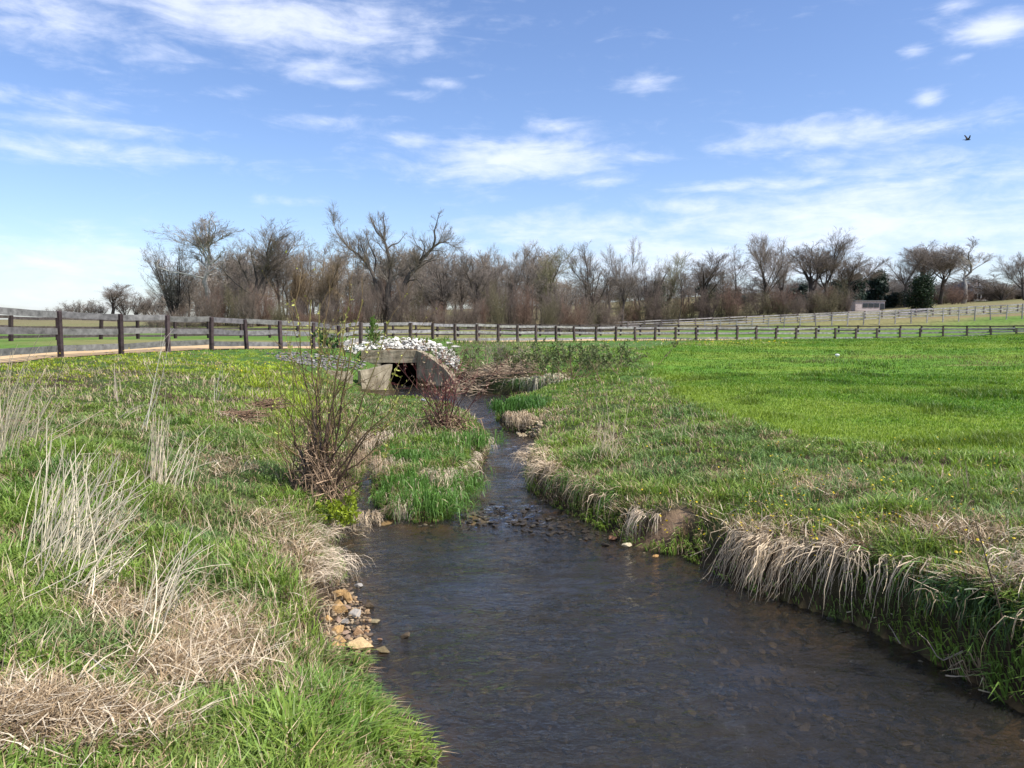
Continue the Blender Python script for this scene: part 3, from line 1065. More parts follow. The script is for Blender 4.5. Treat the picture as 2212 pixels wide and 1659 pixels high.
def gauss_patch(x, y, px):
    """sum of gaussian patches given in photo pixels (u, v, ru, rv, amp), evaluated by projecting x, y, z"""
    z = np.maximum(gz(x, y), 0) - EYE
    dep = y * CT - z * ST
    upc = y * ST + z * CT
    u = CU + F * x / dep
    v = CV - F * upc / dep
    out = np.zeros(x.shape)
    for a, b, ru, rv, am in px:
        out = np.maximum(out, am * np.exp(-(((u - a) / ru) ** 2 + ((v - b) / rv) ** 2)))
    return out, u, v


DRYPX = [(470, 1385, 105, 80, .9), (380, 1460, 90, 50, .7), (90, 1570, 170, 70, .9), (270, 1590, 130, 45, .5), (640, 1195, 75, 50, .85), (690, 1270, 45, 70, .95), (600, 1130, 70, 35, .5),
         (490, 1012, 70, 28, .95), (520, 905, 45, 20, .6), (830, 1020, 45, 35, .8), (945, 1045, 45, 22, .9), (870, 1105, 40, 30, .7), (1045, 985, 22, 40, .9), (1000, 1060, 25, 40, .5),
         (1180, 1010, 55, 35, .95), (1250, 1060, 60, 40, .6), (1130, 905, 40, 25, .9), (1640, 1150, 90, 25, .7), (1780, 1060, 110, 22, .6), (1700, 1040, 60, 15, .5), (1840, 1190, 70, 40, .6),
         (2150, 1270, 110, 35, .9), (1960, 1150, 90, 25, .55), (1290, 960, 60, 45, .5), (1350, 1110, 50, 25, .55), (1500, 1110, 70, 25, .4), (2100, 1160, 120, 30, .5), (780, 960, 40, 40, .6), (250, 1330, 90, 50, .35), (1200, 900, 35, 18, .6),
         (1080, 800, 70, 28, .95), (700, 1010, 60, 40, .5), (1480, 745, 120, 5, .9), (1330, 747, 70, 5, .7), (1650, 742, 60, 3, .7)]
LUSHPX = [(90, 1030, 120, 90, 1.0), (930, 970, 130, 70, .9), (940, 1090, 80, 40, 1.0), (840, 900, 140, 50, .9), (760, 1520, 120, 120, 1.0), (640, 1600, 160, 70, .9), (560, 1250, 70, 60, .6), (1130, 880, 60, 20, 1),
          (410, 900, 110, 45, .9), (1640, 1090, 90, 35, .7), (1950, 1250, 80, 60, 1.0), (640, 1080, 60, 60, .8), (2150, 1500, 90, 80, .8), (1240, 1010, 60, 40, .5)]
MUSTPX = [(300, 782, 460, 34, 1.0), (600, 815, 110, 60, 1.0), (640, 880, 70, 45, .6), (60, 795, 200, 34, 1.0)]

ROCKPOLY = np.array([(672, 1268), (760, 1255), (830, 1420), (765, 1440), (690, 1400)])
grass_l, straw_l = [], []
G_DARK, G_MID, G_BLUE, G_YEL = np.array((.075, .165, .025)), np.array((.205, .30, .062)), np.array((.165, .25, .075)), np.array((.40, .47, .03))
STRAW_A, STRAW_B = np.array((.58, .44, .275)), np.array((.25, .165, .085))


def bank_grass(nc, per, y0, y1, power):
    x, y = sample_xy(nc, y0, y1, power)
    d = gd(x, y)
    fm = field_mask(x, y)
    fs = fence_side(x, y)
    dry, u, v = gauss_patch(x, y, DRYPX)
    lush, _, _ = gauss_patch(x, y, LUSHPX)
    must, _, _ = gauss_patch(x, y, MUSTPX)
    mud = np.exp(-(((x - 1.92) / .36) ** 2 + ((y - 9.14) / .13) ** 2))
    rip = inpoly(u, v, poly) & (y > 27)
    gra = inpoly(u, v, poly2) & (y > 22)
    culb = (y > 29.2) & (y < 33.5) & (x > -5.8) & (x < -2.6)
    rockp = inpoly(u, v, ROCKPOLY) & (y < 12)
    ok = (d > .0) & ~rockp & (RNG.random(nc) > fm * 1.05) & (fs < 0) & (mud < .45) & ~((d < .3) & (x > 2.7) & (y < 8.6) & (RNG.random(nc) < .3)) & ~rip & ~(gra & (RNG.random(nc) < .45)) & ~culb
    # open patches
    gap = fbm(x * 1.6, y * 1.6, 81, 2)
    ok &= RNG.random(nc) > np.clip(ss(.5, .72, gap) * .6 + dry * .42 - lush * .3, 0, .9)
    x, y, d, dry, lush, must = (q[ok] for q in (x, y, d, dry, lush, must))
    n = len(x)
    hc = (.06 + .135 * vnoise(x * 1.7, y * 1.7, 83) ** 1.5 + .085 * lush * (.6 + .4 * vnoise(x * 3, y * 3, 84)) + .10 * must) * RNG.uniform(.7, 1.25, n)
    right = ss(-.2, .6, x - np.interp(y, [4, 10, 17, 30], [2, 1.2, .5, 0]))
    hc *= 1 + .12 * right
    hc *= 1 - .5 * ss(19, 25, y) * (x > -6) * (x < 0)
    hc *= 1 - .72 * ss(-9, -3, fence_side(x, y)) * (x < -5)
    caz = vnoise(x * .5, y * .5, 85) * 9 + RNG.normal(size=n) * .5
    tint = RNG.random(n)
    t2 = fbm(x * .55, y * .55, 87, 3)
    c = mixc(G_MID, G_BLUE, ss(.4, .7, t2))
    c = mixc(c, G_DARK, np.clip(lush * .75, 0, 1) * (.4 + .6 * tint))
    c = mixc(c, G_YEL, np.clip(must * 1.3, 0, 1) * RNG.uniform(.5, 1, n))
    c = mixc(c, np.array((.20, .24, .06)), ss(.55, .8, fbm(x * .9 + 5, y * .9, 88, 2)) * .5)
    isdry = RNG.random(n) < np.clip(.11 + .32 * ss(.52, .72, fbm(x * 1.2, y * 1.2, 89, 2)) * (1 - lush) + .5 * dry - .1 * must, .03, .8)
    c = mixc(c, np.array((.25, .34, .05)), ss(.45, .8, vnoise(x * 2.1, y * 2.1, 86)) * .55)
    c = np.where(isdry[:, None], mixc(STRAW_A, STRAW_B, RNG.random(n)), c)
    rad = .035 + .03 * RNG.random(n)
    k = np.repeat(np.arange(n), per)
    m = len(k)
    ph = RNG.uniform(0, 2 * PI, m)
    rr = rad[k] * np.sqrt(RNG.random(m)) * np.where(y[k] > 15, 2.2, 1.0) * 1.3
    px_, py_ = x[k] + rr * np.cos(ph), y[k] + rr * np.sin(ph)
    keep = gd(px_, py_) > -.03
    k, ph, px_, py_ = k[keep], ph[keep], px_[keep], py_[keep]
    m = len(k)
    pz = gz(px_, py_)
    pz = np.maximum(pz, pz * 0 + .0)
    h = hc[k] * RNG.uniform(.55, 1.2, m)
    w = np.clip(.0095 + .008 * RNG.random(m) + .003 * lush[k], .004, .020) * np.maximum(1, y[k] / 9.0) ** .85
    az = np.arctan2(np.sin(ph) + .3 * np.sin(caz[k]), np.cos(ph) + .3 * np.cos(caz[k])) + RNG.normal(size=m) * .7
    # blades at the brink hang out over the water
    lean = RNG.uniform(.2, 1.15, m)
    br = (d[k] < .3)
    gx = gd(px_[br] + .05, py_[br]) - gd(px_[br] - .05, py_[br])
    gy = gd(px_[br], py_[br] + .05) - gd(px_[br], py_[br] - .05)
    az[br] = np.arctan2(-gy, -gx) + RNG.normal(size=br.sum()) * .5
    lean[br] *= 1.1
    droop = np.where(br, .55, .28)
    h = np.where(br, h * .95, h)
    cc = c[k] * RNG.uniform(.6, 1.35, (m, 1)) * RNG.uniform(.93, 1.07, (m, 3))
    dk = isdry[k]
    w = np.where(dk, w * .6, w)
    P = np.stack([px_, py_, pz], 1)
    for sel, lst in ((~dk, grass_l), (dk, straw_l)):
        blades(lst, P[sel], h[sel], w[sel], az[sel], lean[sel], cc[sel], droop[sel])


bank_grass(56000, 7, 2.4, 14, 1.3)
bank_grass(36000, 7, 12, 45, 1.6)
# rough verge in front of the right fence and on the pasture edge
x, y = sample_xy(26000, 36, 82, 1.0)
fs = fence_side(x, y)
ok = (fs < -.05) & (fs > -4.2) & (x > -8)
x, y = x[ok], y[ok]
n = len(x)
c = mixc(np.array((.10, .18, .03)), np.array((.22, .26, .05)), fbm(x * .6, y * .6, 91, 3)) * RNG.uniform(.7, 1.25, (n, 1))
blades(grass_l, np.stack([x, y, gz(x, y)], 1), RNG.uniform(.1, .3, n), RNG.uniform(.03, .06, n), RNG.uniform(0, 6.28, n), RNG.uniform(.2, .8, n), c)
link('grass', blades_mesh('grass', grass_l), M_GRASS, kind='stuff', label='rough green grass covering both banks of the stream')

# laid straw mats
nn_ = 22000
pk = RNG.choice(len(DRYPX), nn_, p=np.array([q[2] * q[3] * q[4] for q in DRYPX]) / sum(q[2] * q[3] * q[4] for q in DRYPX))
dp = np.array(DRYPX)[pk]
u = dp[:, 0] + RNG.normal(size=nn_) * dp[:, 2] * .56
v = dp[:, 1] + RNG.normal(size=nn_) * dp[:, 3] * .56
ok = (v > 740) & ~inpoly(u, v, ROCKPOLY)
u, v, = u[ok], v[ok]
P = np.concatenate([hit(u[i:i + 6000], v[i:i + 6000]) for i in range(0, len(u), 6000)])
d = gd(P[:, 0], P[:, 1])
P = P[(d > .02) & (fence_side(P[:, 0], P[:, 1]) < -.2)]
n = len(P)
mud = np.exp(-(((P[:, 0] - 1.92) / .36) ** 2 + ((P[:, 1] - 9.14) / .13) ** 2))
P = P[mud < .5]
n = len(P)
P[:, 2] += RNG.uniform(.0, .09, n)
nb_ = RNG.random(n) < .12
h = RNG.uniform(.02, .09, n)
Ln = RNG.uniform(.05, .22, n)
az = RNG.uniform(0, 6.28, n)
c = mixc(STRAW_A, STRAW_B, RNG.random(n) ** 1.2) * RNG.uniform(.5, 1.2, (n, 1))
Ln = np.where(nb_, Ln * 1.9, Ln)
c = np.where(nb_[:, None], np.array((.68, .57, .41)), c)
blades(straw_l, P, h, RNG.uniform(.004, .0095, n) * np.where(nb_, 1.5, 1) * np.maximum(1, P[:, 1] / 10.0), az, Ln / h, c, 0.0, 1.0)
# thatch everywhere under the bank grass
x, y = sample_xy(34000, 2.4, 24, 1.4)
d = gd(x, y)
ok = (d > .03) & (field_mask(x, y) < .3) & (fence_side(x, y) < -.3)
x, y = x[ok], y[ok]
n = len(x)
P = np.stack([x, y, gz(x, y) + RNG.uniform(0, .03, n)], 1)
h = RNG.uniform(.02, .08, n)
c = mixc(STRAW_A, STRAW_B, RNG.random(n)) * RNG.uniform(.6, 1.15, (n, 1))
blades(straw_l, P, h, RNG.uniform(.004, .008, n) * np.maximum(1, y / 9.0), RNG.uniform(0, 6.28, n), RNG.uniform(.08, .25, n) / h, c, 0.0, 1.0)
x, y = sample_xy(30000, 2.6, 24, 1.35)
d = gd(x, y)
cl_ = fbm(x * .7, y * .7, 99, 3) + .06 * (x < -1)
ok = (d > .15) & (field_mask(x, y) < .25) & (fence_side(x, y) < -2) & (RNG.random(len(x)) < ss(.38, .66, cl_)) & ~((x > -5.8) & (x < -2) & (y > 28))
x, y = x[ok], y[ok]
n = len(x)
P = np.stack([x, y, gz(x, y)], 1)
lf_ = (x < -1).astype(float)
Ls = RNG.uniform(.10, .24, n) * (1 + .7 * lf_ * RNG.random(n))
tl = RNG.uniform(.3, 1.45, n)
az = vnoise(x * .6, y * .6, 98) * 7 + RNG.normal(size=n) * .9
c = mixc(np.array((.66, .54, .37)), np.array((.34, .25, .15)), RNG.random(n) ** 1.3) * RNG.uniform(.7, 1.1, (n, 1))
blades(straw_l, P, Ls * np.cos(tl) + .01, RNG.uniform(.004, .008, n) * np.maximum(1, y / 9.5), az, Ls * np.sin(tl) / (Ls * np.cos(tl) + .01), c, 0.0, 1.0)
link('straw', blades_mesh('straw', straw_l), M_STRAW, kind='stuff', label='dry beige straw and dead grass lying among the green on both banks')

# short bright grass of the field
fl = []
for nc, y0, y1, pw in ((120000, 7, 26, 1.25), (90000, 22, 80, 1.2)):
    x = RNG.uniform(0, 1, nc)
    yy = np.linspace(y0, y1, 1500)
    cdf = np.cumsum(yy ** (-pw) * yy)
    y = np.interp(RNG.random(nc), cdf / cdf[-1], yy)
    x = np.interp(y, _fy, _fx) - .6 + x * (.78 * y - np.interp(y, _fy, _fx) + 3)
    ok = (RNG.random(nc) < field_mask(x, y))
    x, y = x[ok], y[ok]
    n = len(x)
    t = fbm(x * .35, y * .35, 95, 3) * .5 + fbm(x * .07, y * .2, 97, 3) * .5
    c = mixc(np.array((.11, .215, .026)), np.array((.215, .305, .045)), ss(.36, .64, t)) * RNG.uniform(.7, 1.25, (n, 1))
    c = mixc(c, np.array((.30, .34, .06)), (RNG.random(n) < .10) * .8)
    eg_ = x - np.interp(y, _fy, _fx)
    c = mixc(c, np.array((.24, .31, .045)), np.clip(1 - eg_ / 1.6, 0, 1) * .7)
    br_, _, _ = gauss_patch(x, y, [(1960, 772, 230, 5, .8), (2140, 784, 100, 6, .8), (1760, 782, 60, 4, .6), (1560, 985, 60, 10, .5), (1990, 985, 60, 8, .6), (2080, 1000, 30, 8, .6)])
    c = mixc(c, np.array((.26, .20, .09)) * RNG.uniform(.7, 1.2, (n, 1)), br_)
    dk_ = ss(.62, .74, fbm(x * .9, y * .9, 94, 2))
    c = c * (1 - .35 * dk_[:, None])
    hh = (1 + .5 * dk_) * RNG.uniform(.035, .10, n) * (.75 + .6 * ss(.45, .7, fbm(x * .8, y * .8, 96, 2)))
    blades(fl, np.stack([x, y, gz(x, y)], 1), hh, RNG.uniform(.006, .012, n) * np.maximum(1, y / 9) ** .9, RNG.uniform(0, 6.28, n), RNG.uniform(.2, .9, n), c)
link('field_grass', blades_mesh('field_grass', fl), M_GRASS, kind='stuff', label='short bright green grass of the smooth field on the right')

# small yellow flowers
rng = np.random.default_rng(101)
acc = Acc()
u = np.concatenate([rng.uniform(1350, 2212, 190), rng.uniform(1600, 1950, 90), rng.uniform(0, 620, 120), rng.uniform(1300, 1700, 60)])
v = np.concatenate([rng.uniform(960, 1300, 190), rng.uniform(1030, 1180, 90), rng.uniform(765, 830, 120), rng.uniform(740, 749, 60)])
P = hit(u, v)
P = P[(wdist(P[:, 0], P[:, 1]) > .1)]
for p in P:
    r = rng.uniform(.010, .016) * max(1, p[1] / 14)
    a = np.arange(6) * PI / 3
    hz = rng.uniform(.08, .16) if p[1] < 20 else rng.uniform(.15, .3)
    ti = rng.normal(size=2) * .35
    V = np.stack([p[0] + r * np.cos(a), p[1] + r * np.sin(a), p[2] + hz + r * (np.cos(a) * ti[0] + np.sin(a) * ti[1])], 1)
    V = np.vstack([V, p + (0, 0, hz + r * .5)])
    acc.add(V, t=np.array([(i, (i + 1) % 6, 6) for i in range(6)]), c=(.62, .46, .02))
link('wildflowers', acc.mesh('wildflowers'), M_LEAF, kind='stuff', label='tiny yellow wildflowers dotted over the banks')


# ------------------------------------------------------------------ dead stalks, sticks, tussocks
def bez(p0, p1, p2, n):
    t = np.linspace(0, 1, n)[:, None]
    return p0 * (1 - t) ** 2 + p1 * 2 * t * (1 - t) + p2 * t ** 2


def stalk_clump(bases, tips, n, r, col, label, seed, spread=(20, 20), tspread=(30, 30), branch=.3, name='dead_stalk_clump', bow=.06, depth=.15):
    """dead stems: base pixels and tip pixels, each stem planted on the ground"""
    rng = np.random.default_rng(seed)
    acc = Acc()
    bases, tips = np.array(bases, float), np.array(tips, float)
    k = rng.random(n)
    bu = np.interp(k, np.linspace(0, 1, len(bases)), bases[:, 0]) + rng.normal(size=n) * spread[0]
    bv = np.interp(k, np.linspace(0, 1, len(bases)), bases[:, 1]) + rng.normal(size=n) * spread[1]
    tu = np.interp(k, np.linspace(0, 1, len(tips)), tips[:, 0]) + rng.normal(size=n) * tspread[0]
    tv = np.interp(k, np.linspace(0, 1, len(tips)), tips[:, 1]) + rng.normal(size=n) * tspread[1]
    B = hit(bu, bv)
    p0 = B.mean(0)
    PP, RR, CC = [], [], []
    for i in range(n):
        q = at_y(tu[i], tv[i], B[i, 1] + rng.normal() * depth)
        f = rng.uniform(.55, 1.05)
        q = B[i] + (q - B[i]) * f
        if q[2] < B[i, 2] + .02:
            q[2] = max(q[2], gz(q[0], q[1]).item() + .04)
        L = np.linalg.norm(q - B[i])
        mid = (B[i] + q) / 2 + rng.normal(size=3) * L * bow + (0, 0, L * .04)
        P = bez(B[i] - (0, 0, .03), mid, q, 6)
        PP.append(P)
        RR.append(np.linspace(1, .4, 6) * r * 1.8 * rng.uniform(.7, 1.3))
        c = np.array(col) * rng.uniform(.7, 1.2)
        CC.append(np.tile(c, (6, 1)))
        for _ in range(rng.poisson(branch * 2)):
            a = rng.uniform(.4, .95)
            s = P[0] * (1 - a) ** 2 + mid * 2 * a * (1 - a) + q * a * a
            e = s + ((q - B[i]) / L * .8 + rng.normal(size=3) * .45) * L * rng.uniform(.12, .3)
            PP.append(bez(s, (s + e) / 2 + rng.normal(size=3) * .01, e, 6))
            RR.append(np.linspace(.5, .2, 6) * r)
            CC.append(np.tile(c * .95, (6, 1)))
    tubes(acc, np.array(PP) - p0, np.array(RR), 4, np.array(CC))
    return link(name, acc.mesh(name, True), M_STRAW, label=label, cat='dead plant', loc=tuple(p0))


PALE = (.82, .72, .53)
stalk_clump([(60, 1215), (130, 1205), (200, 1170)], [(120, 890), (190, 980), (290, 1040)], 62, .0032, PALE, 'big pale fan of dead stalks rising from the left bank, leaning right', 201, (28, 30), (30, 45))
stalk_clump([(90, 1250), (190, 1230)], [(200, 1000), (330, 1060)], 40, .003, PALE, 'lower straw coloured spray of dead stalks in front of the big pale fan', 209, (30, 25), (30, 35))
stalk_clump([(322, 1052), (348, 1046)], [(336, 880), (368, 905)], 26, .0034, (.66, .56, .40), 'narrow upright bunch of pale dead stalks standing alone in mid left bank', 202, (9, 8), (9, 30), .1, bow=.025)
stalk_clump([(335, 1056), (400, 1050)], [(400, 920), (470, 960)], 18, .0026, PALE, 'short thin dead stalks beside the upright pale bunch', 203, (16, 8), (22, 20))
stalk_clump([(-40, 985), (20, 970), (75, 975)], [(20, 770), (95, 790), (190, 850)], 60, .0034, (.56, .48, .33), 'tall loose dead stalks at the left edge below the fence', 204, (22, 18), (28, 40))
stalk_clump([(290, 1362), (340, 1370), (330, 1290)], [(330, 1130), (420, 1200), (515, 1150)], 26, .0028, PALE, 'dead stalks slanting right above the large straw mat', 205, (18, 22), (30, 40))
stalk_clump([(90, 1300), (180, 1275), (240, 1250)], [(240, 1200), (300, 1165), (270, 1190)], 26, .0026, PALE, 'flattened dead stalks lying low left of the large straw mat', 206, (35, 18), (40, 25))
stalk_clump([(182, 1322), (190, 1326)], [(197, 1200), (203, 1205)], 3, .0042, PALE, 'three straight pale broken stems left of the slanting stalks', 207, (6, 4), (5, 10), 0)
stalk_clump([(300, 935), (312, 940)], [(345, 800), (362, 712)], 3, .0055, (.60, .54, .44), 'tallest pale dead weed stem reaching up to the fence on the left', 208, (3, 4), (3, 6), .9)
stalk_clump([(464, 868)], [(472, 790), (480, 770)], 3, .005, (.60, .54, .44), 'thin pale dead weed left of the willow bush, below the fence', 210, (3, 3), (8, 8), .8)
stalk_clump([(252, 868)], [(246, 800), (240, 785)], 3, .005, (.52, .42, .34), 'short reddish pale dead weed between the two tall weeds on the left', 211, (3, 3), (10, 8), .8)
stalk_clump([(246, 915), (262, 905)], [(270, 872), (330, 880)], 10, .003, PALE, 'small arching tuft of dead stems in the dark green patch on the left', 212, (4, 4), (20, 10), .3)
stalk_clump([(1285, 985), (1330, 975)], [(1290, 905), (1345, 900)], 34, .003, (.60, .50, .33), 'upright straw tuft on the right bank near the narrow part of the stream', 213, (14, 16), (20, 25), .3)
stalk_clump([(1450, 930), (1500, 940)], [(1470, 895), (1530, 900)], 8, .003, (.60, .50, .33), 'few thin pale stems on the right bank short of the bright field', 214, (20, 10), (20, 10), .3)
stalk_clump([(2186, 1436)], [(2105, 1120)], 1, .0055, (.10, .075, .05), 'single tall dark weed stem leaning left at the lower right', 215, (1, 1), (1, 1), 0, bow=.02, depth=.02)
stalk_clump([(2090, 1065)], [(2088, 975)], 4, .003, (.3, .24, .16), 'thin dead weed standing at the near edge of the bright field', 216, (3, 2), (8, 20), 1.2, bow=.02)


def stick(pix, r, col, label, name='fallen_stick', lift=.06, dy=0.0):
    """bare stem lying across pixels; first point is fixed on the ground or the water, the rest at about its depth"""
    u0, v0 = pix[0]
    b = hit(u0, v0)[0]
    P = [b + (0, 0, lift)]
    for i, (u, v) in enumerate(pix[1:]):
        q = hit(u, v)[0]
        y = b[1] + (q[1] - b[1]) * .85 if dy == 0 else b[1] + dy * (i + 1)
        P.append(at_y(u, v, y))
    P = np.array(P)
    n = 8
    t = np.linspace(0, len(P) - 1, n)
    Pi = np.stack([np.interp(t, np.arange(len(P)), P[:, k]) for k in range(3)], 1)
    Pi[1:-1] += np.random.default_rng(int(u0)).normal(size=(n - 2, 3)) * r * .25
    acc = Acc()
    tubes(acc, (Pi - P[0])[None], (np.linspace(1, .45, n) * r * .85)[None], 5, col)
    return link(name, acc.mesh(name, True), M_TWIG, label=label, cat='stick', loc=tuple(P[0]))


GS = (.58, .47, .33)
stick([(230, 1472), (134, 1370)], .006, (.42, .38, .33), 'thick grey dead stem lying in the grass at lower left')
stick([(285, 1394), (98, 1197)], .005, (.40, .32, .22), 'long thin brown stem slanting across the left bank above the straw mat')
stick([(2068, 1316), (1962, 1247)], .006, GS, 'straight pale cane slanting down right in the shaded bank at lower right', dy=.02)
stick([(1828, 1344), (1880, 1315), (1919, 1276)], .007, GS, 'forked looking pale cane dipping into the water left of the shaded bank', dy=.05)
stick([(1886, 1355), (1960, 1322), (2045, 1314)], .006, GS, 'long pale cane reaching left over the water from the shaded bank', dy=.05)
stick([(1944, 1408), (1932, 1370), (1919, 1349)], .007, (.30, .25, .19), 'crooked grey twig standing steeply in the water by the shaded bank', dy=.05)
stick([(2078, 1442), (2030, 1430), (2005, 1385), (1982, 1366)], .007, (.36, .29, .22), 'bent grey root arching into the water by the shaded bank', dy=.03)
stick([(2042, 1476), (2080, 1462), (2126, 1452)], .008, GS, 'stout pale cane pushing out over the water at the far lower right', dy=.04)
stick([(2113, 1509), (2150, 1500), (2191, 1497)], .007, GS, 'lowest pale cane at the lower right corner of the water', dy=.04)
stick([(1923, 1351), (1970, 1348), (2020, 1353)], .005, (.6, .5, .38), 'thin pale level stem over the dark water at right', dy=.03)
stick([(2007, 1392), (2060, 1365)], .006, GS, 'pale cane between the bent grey root and the bank at right', dy=.05)
stick([(1660, 1283), (1700, 1240)], .006, GS, 'pale cane crossing the hanging straw curtain at its right', dy=.05)
stick([(1545, 1238), (1585, 1205)], .008, GS, 'stout pale stem sticking out left of the hanging straw curtain', dy=.05)
stick([(1498, 1198), (1535, 1183)], .006, (.2, .13, .08), 'dark driftwood twig on the mud of the right bank', 'driftwood')
stick([(772, 1246), (742, 1205), (709, 1177)], .014, (.34, .28, .21), 'grey brown branch lying into the water at the left bank', 'driftwood')
stick([(780, 1330), (765, 1342), (743, 1353)], .0035, (.50, .40, .28), 'curved pale stem over the left bank rock pile')
stick([(912, 866), (936, 874), (940, 878)], .045, (.52, .52, .54), 'pale grey plank at the water edge below the red stemmed bush', 'driftwood', .03)
stick([(640, 1345), (600, 1340), (560, 1352)], .006, (.6, .5, .36), 'pale bare stem on the right rim of the large straw mat')
stick([(1490, 1215), (1540, 1180), (1600, 1150)], .006, GS, 'long pale stem lying along the right bank brink above the mud')
stick([(1740, 975), (1770, 940)], .006, GS, 'short pale stem leaning in the grass near the bright field edge')
stick([(1850, 965), (1905, 955)], .006, GS, 'pale straw stem at the border of the bright field on the right')


def arch_clump(bases, dirs, n, L, col, label, seed, width=.006, up=.08, fall=.45, spread=.12, name='dry_grass_tussock', green=0.0, cat='dry grass', stiff=0.0, zmin=.01, colg=(.10, .19, .035)):
    """strands that rise a little, arch out along dirs and hang; bases are world points"""
    rng = np.random.default_rng(seed)
    bases = np.atleast_2d(np.array(bases, float))
    dirs = np.atleast_2d(np.array(dirs, float))
    nl = max(5, n // 16)
    lk = rng.integers(nl, size=n)
    lc = np.sort(rng.random(nl))
    k = np.clip(lc[lk] + rng.normal(size=n) * .35 / nl, 0, 1)
    lockl = rng.uniform(.55, 1.2, nl)[lk]
    lockc = rng.uniform(.62, 1.2, nl)[lk]
    lockd = rng.normal(size=(nl, 2))[lk] * .35
    g = np.linspace(0, 1, len(bases))
    B = np.stack([np.interp(k, g, bases[:, j]) for j in range(3)], 1) + rng.normal(size=(n, 3)) * (spread * .35, spread * .35, .02) + (rng.normal(size=(nl, 3)) * (spread, spread, .02))[lk]
    gd = np.linspace(0, 1, len(dirs))
    Dr = np.stack([np.interp(k, gd, dirs[:, j]) for j in range(2)], 1) + rng.normal(size=(n, 2)) * .2 + lockd
    Dr /= np.linalg.norm(Dr, axis=1, keepdims=True) + 1e-9
    ll = L * rng.uniform(.6, 1.15, n) * lockl
    s = np.linspace(0, 1, 7)
    hor = ll[:, None] * ((1 - stiff) * (1 - (1 - s[None]) ** 1.6) + stiff * s[None]) * rng.uniform(.3, .8, n)[:, None]
    ver = up * rng.uniform(.2, 1.6, n)[:, None] * np.sin(s[None] * PI * .8) - fall * ll[:, None] * rng.uniform(.5, 1.2, n)[:, None] * s[None] ** (2.0 - .85 * stiff)
    P = np.empty((n, 7, 3))
    P[:, :, 0] = B[:, :1] + hor * Dr[:, :1]
    P[:, :, 1] = B[:, 1:2] + hor * Dr[:, 1:]
    P[:, :, 2] = np.maximum(B[:, 2:3] + ver, zmin)
    P[:, 1:-1] += rng.normal(size=(n, 5, 3)) * .008 * (1 + stiff)
    P += (rng.normal(size=(n, 1, 3)) * s[None, :, None] * L * .10 * stiff)
    side = np.stack([-Dr[:, 1], Dr[:, 0], rng.normal(size=n) * .5], 1)
    side /= np.linalg.norm(side, axis=1, keepdims=True)
    w = width * rng.uniform(.6, 1.3, n)
    taper = np.array([1, 1, .95, .85, .7, .5, .15])
    off = side[:, None] * (w[:, None] * taper[None])[:, :, None] / 2
    p0 = bases.mean(0)
    V = np.stack([P - off, P + off], 2) - p0
    idx = np.arange(n * 14).reshape(n, 7, 2)
    q = np.stack([idx[:, :-1, 0], idx[:, :-1, 1], idx[:, 1:, 1], idx[:, 1:, 0]], -1).reshape(-1, 4)
    c = np.array(col) * rng.uniform(.6, 1.25, (n, 1))
    c = c * lockc[:, None]
    if green:
        c = np.where(rng.random((n, 1)) < green, np.array(colg) * rng.uniform(.6, 1.3, (n, 1)), c)
    acc = Acc()
    acc.add(V.reshape(-1, 3), q=q, c=c.repeat(14, 0))
    return link(name, acc.mesh(name), M_STRAW if green < .5 else M_GRASS, label=label, cat=cat, loc=tuple(p0))


def gp(u, v, dz=0.0, inland=0.0):
    p = hit(u, v)[0]
    return (p[0], p[1], p[2] + dz)


def brink(us, v_water, back=.22, z=.6):
    """world points just inland of the water's edge at the given water pixels"""
    out = []
    for u, v in zip(us, v_water):
        q = at_z(u, v)
        e = .1
        g = np.array([wdist(q[0] + e, q[1])[0] - wdist(q[0] - e, q[1])[0], wdist(q[0], q[1] + e)[0] - wdist(q[0], q[1] - e)[0]])
        g /= np.linalg.norm(g) + 1e-9
        out.append(((q[0] + g[0] * back, q[1] + g[1] * back, max(gz(q[0] + g[0] * back, q[1] + g[1] * back).item(), z)), -g))
    return [o[0] for o in out], [o[1] for o in out]


ST1, ST2 = (.70, .57, .41), (.52, .40, .26)
b_, d_ = brink([1585, 1640, 1700, 1730], [1258, 1282, 1298, 1308], .24, .55)
arch_clump(b_, d_, 400, .54, (.56, .44, .29), 'thick curtain of pale straw hanging over the undercut right bank', 301, .0095, .04, 1.15, .13, stiff=.8)
b_, d_ = brink([1750, 1800, 1860], [1314, 1332, 1355], .34, .60)
arch_clump(b_, [(-.95, -.25), (-.85, -.5)], 260, .74, (.60, .48, .33), 'fan of bent straw canes arching left to the water beside the hanging curtain', 302, .0095, .10, .72, .15, stiff=.5)
b_, d_ = brink([1850, 1900, 1960], [1352, 1372, 1396], .35, .62)
arch_clump(b_, [(-1, -.1), (-.9, -.5)], 80, .6, (.5, .4, .27), 'sparse bent straw over the dark bank right of the arching fan', 303, .010, .1, .7, .14, green=.25)
b_, d_ = brink([2050, 2130, 2212], [1448, 1490, 1540], .66, .86)
arch_clump(b_, [(-.9, .2), (-.6, -.6)], 420, .42, (.62, .50, .35), 'combed over pale straw roll along the top of the shaded bank at lower right', 304, .007, .07, .4, .18)
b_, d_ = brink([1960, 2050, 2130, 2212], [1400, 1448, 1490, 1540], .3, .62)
arch_clump(b_, d_, 620, .42, ST2, 'green grass draping down the shaded bank at lower right, coloured darker for the shade', 305, .011, .08, .8, .16, green=.9, cat='grass tussock', name='grass_tussock', colg=(.045, .09, .02))  # strand green painted dark to match the bank's shade
b_, d_ = brink([1142, 1140, 1150, 1175], [1000, 1030, 1058, 1075], .2, .42)
arch_clump(b_, d_, 620, .46, (.58, .45, .30), 'shaggy dry straw tussock on the right bank at the narrows', 306, .010, .10, .85, .18, stiff=.5)
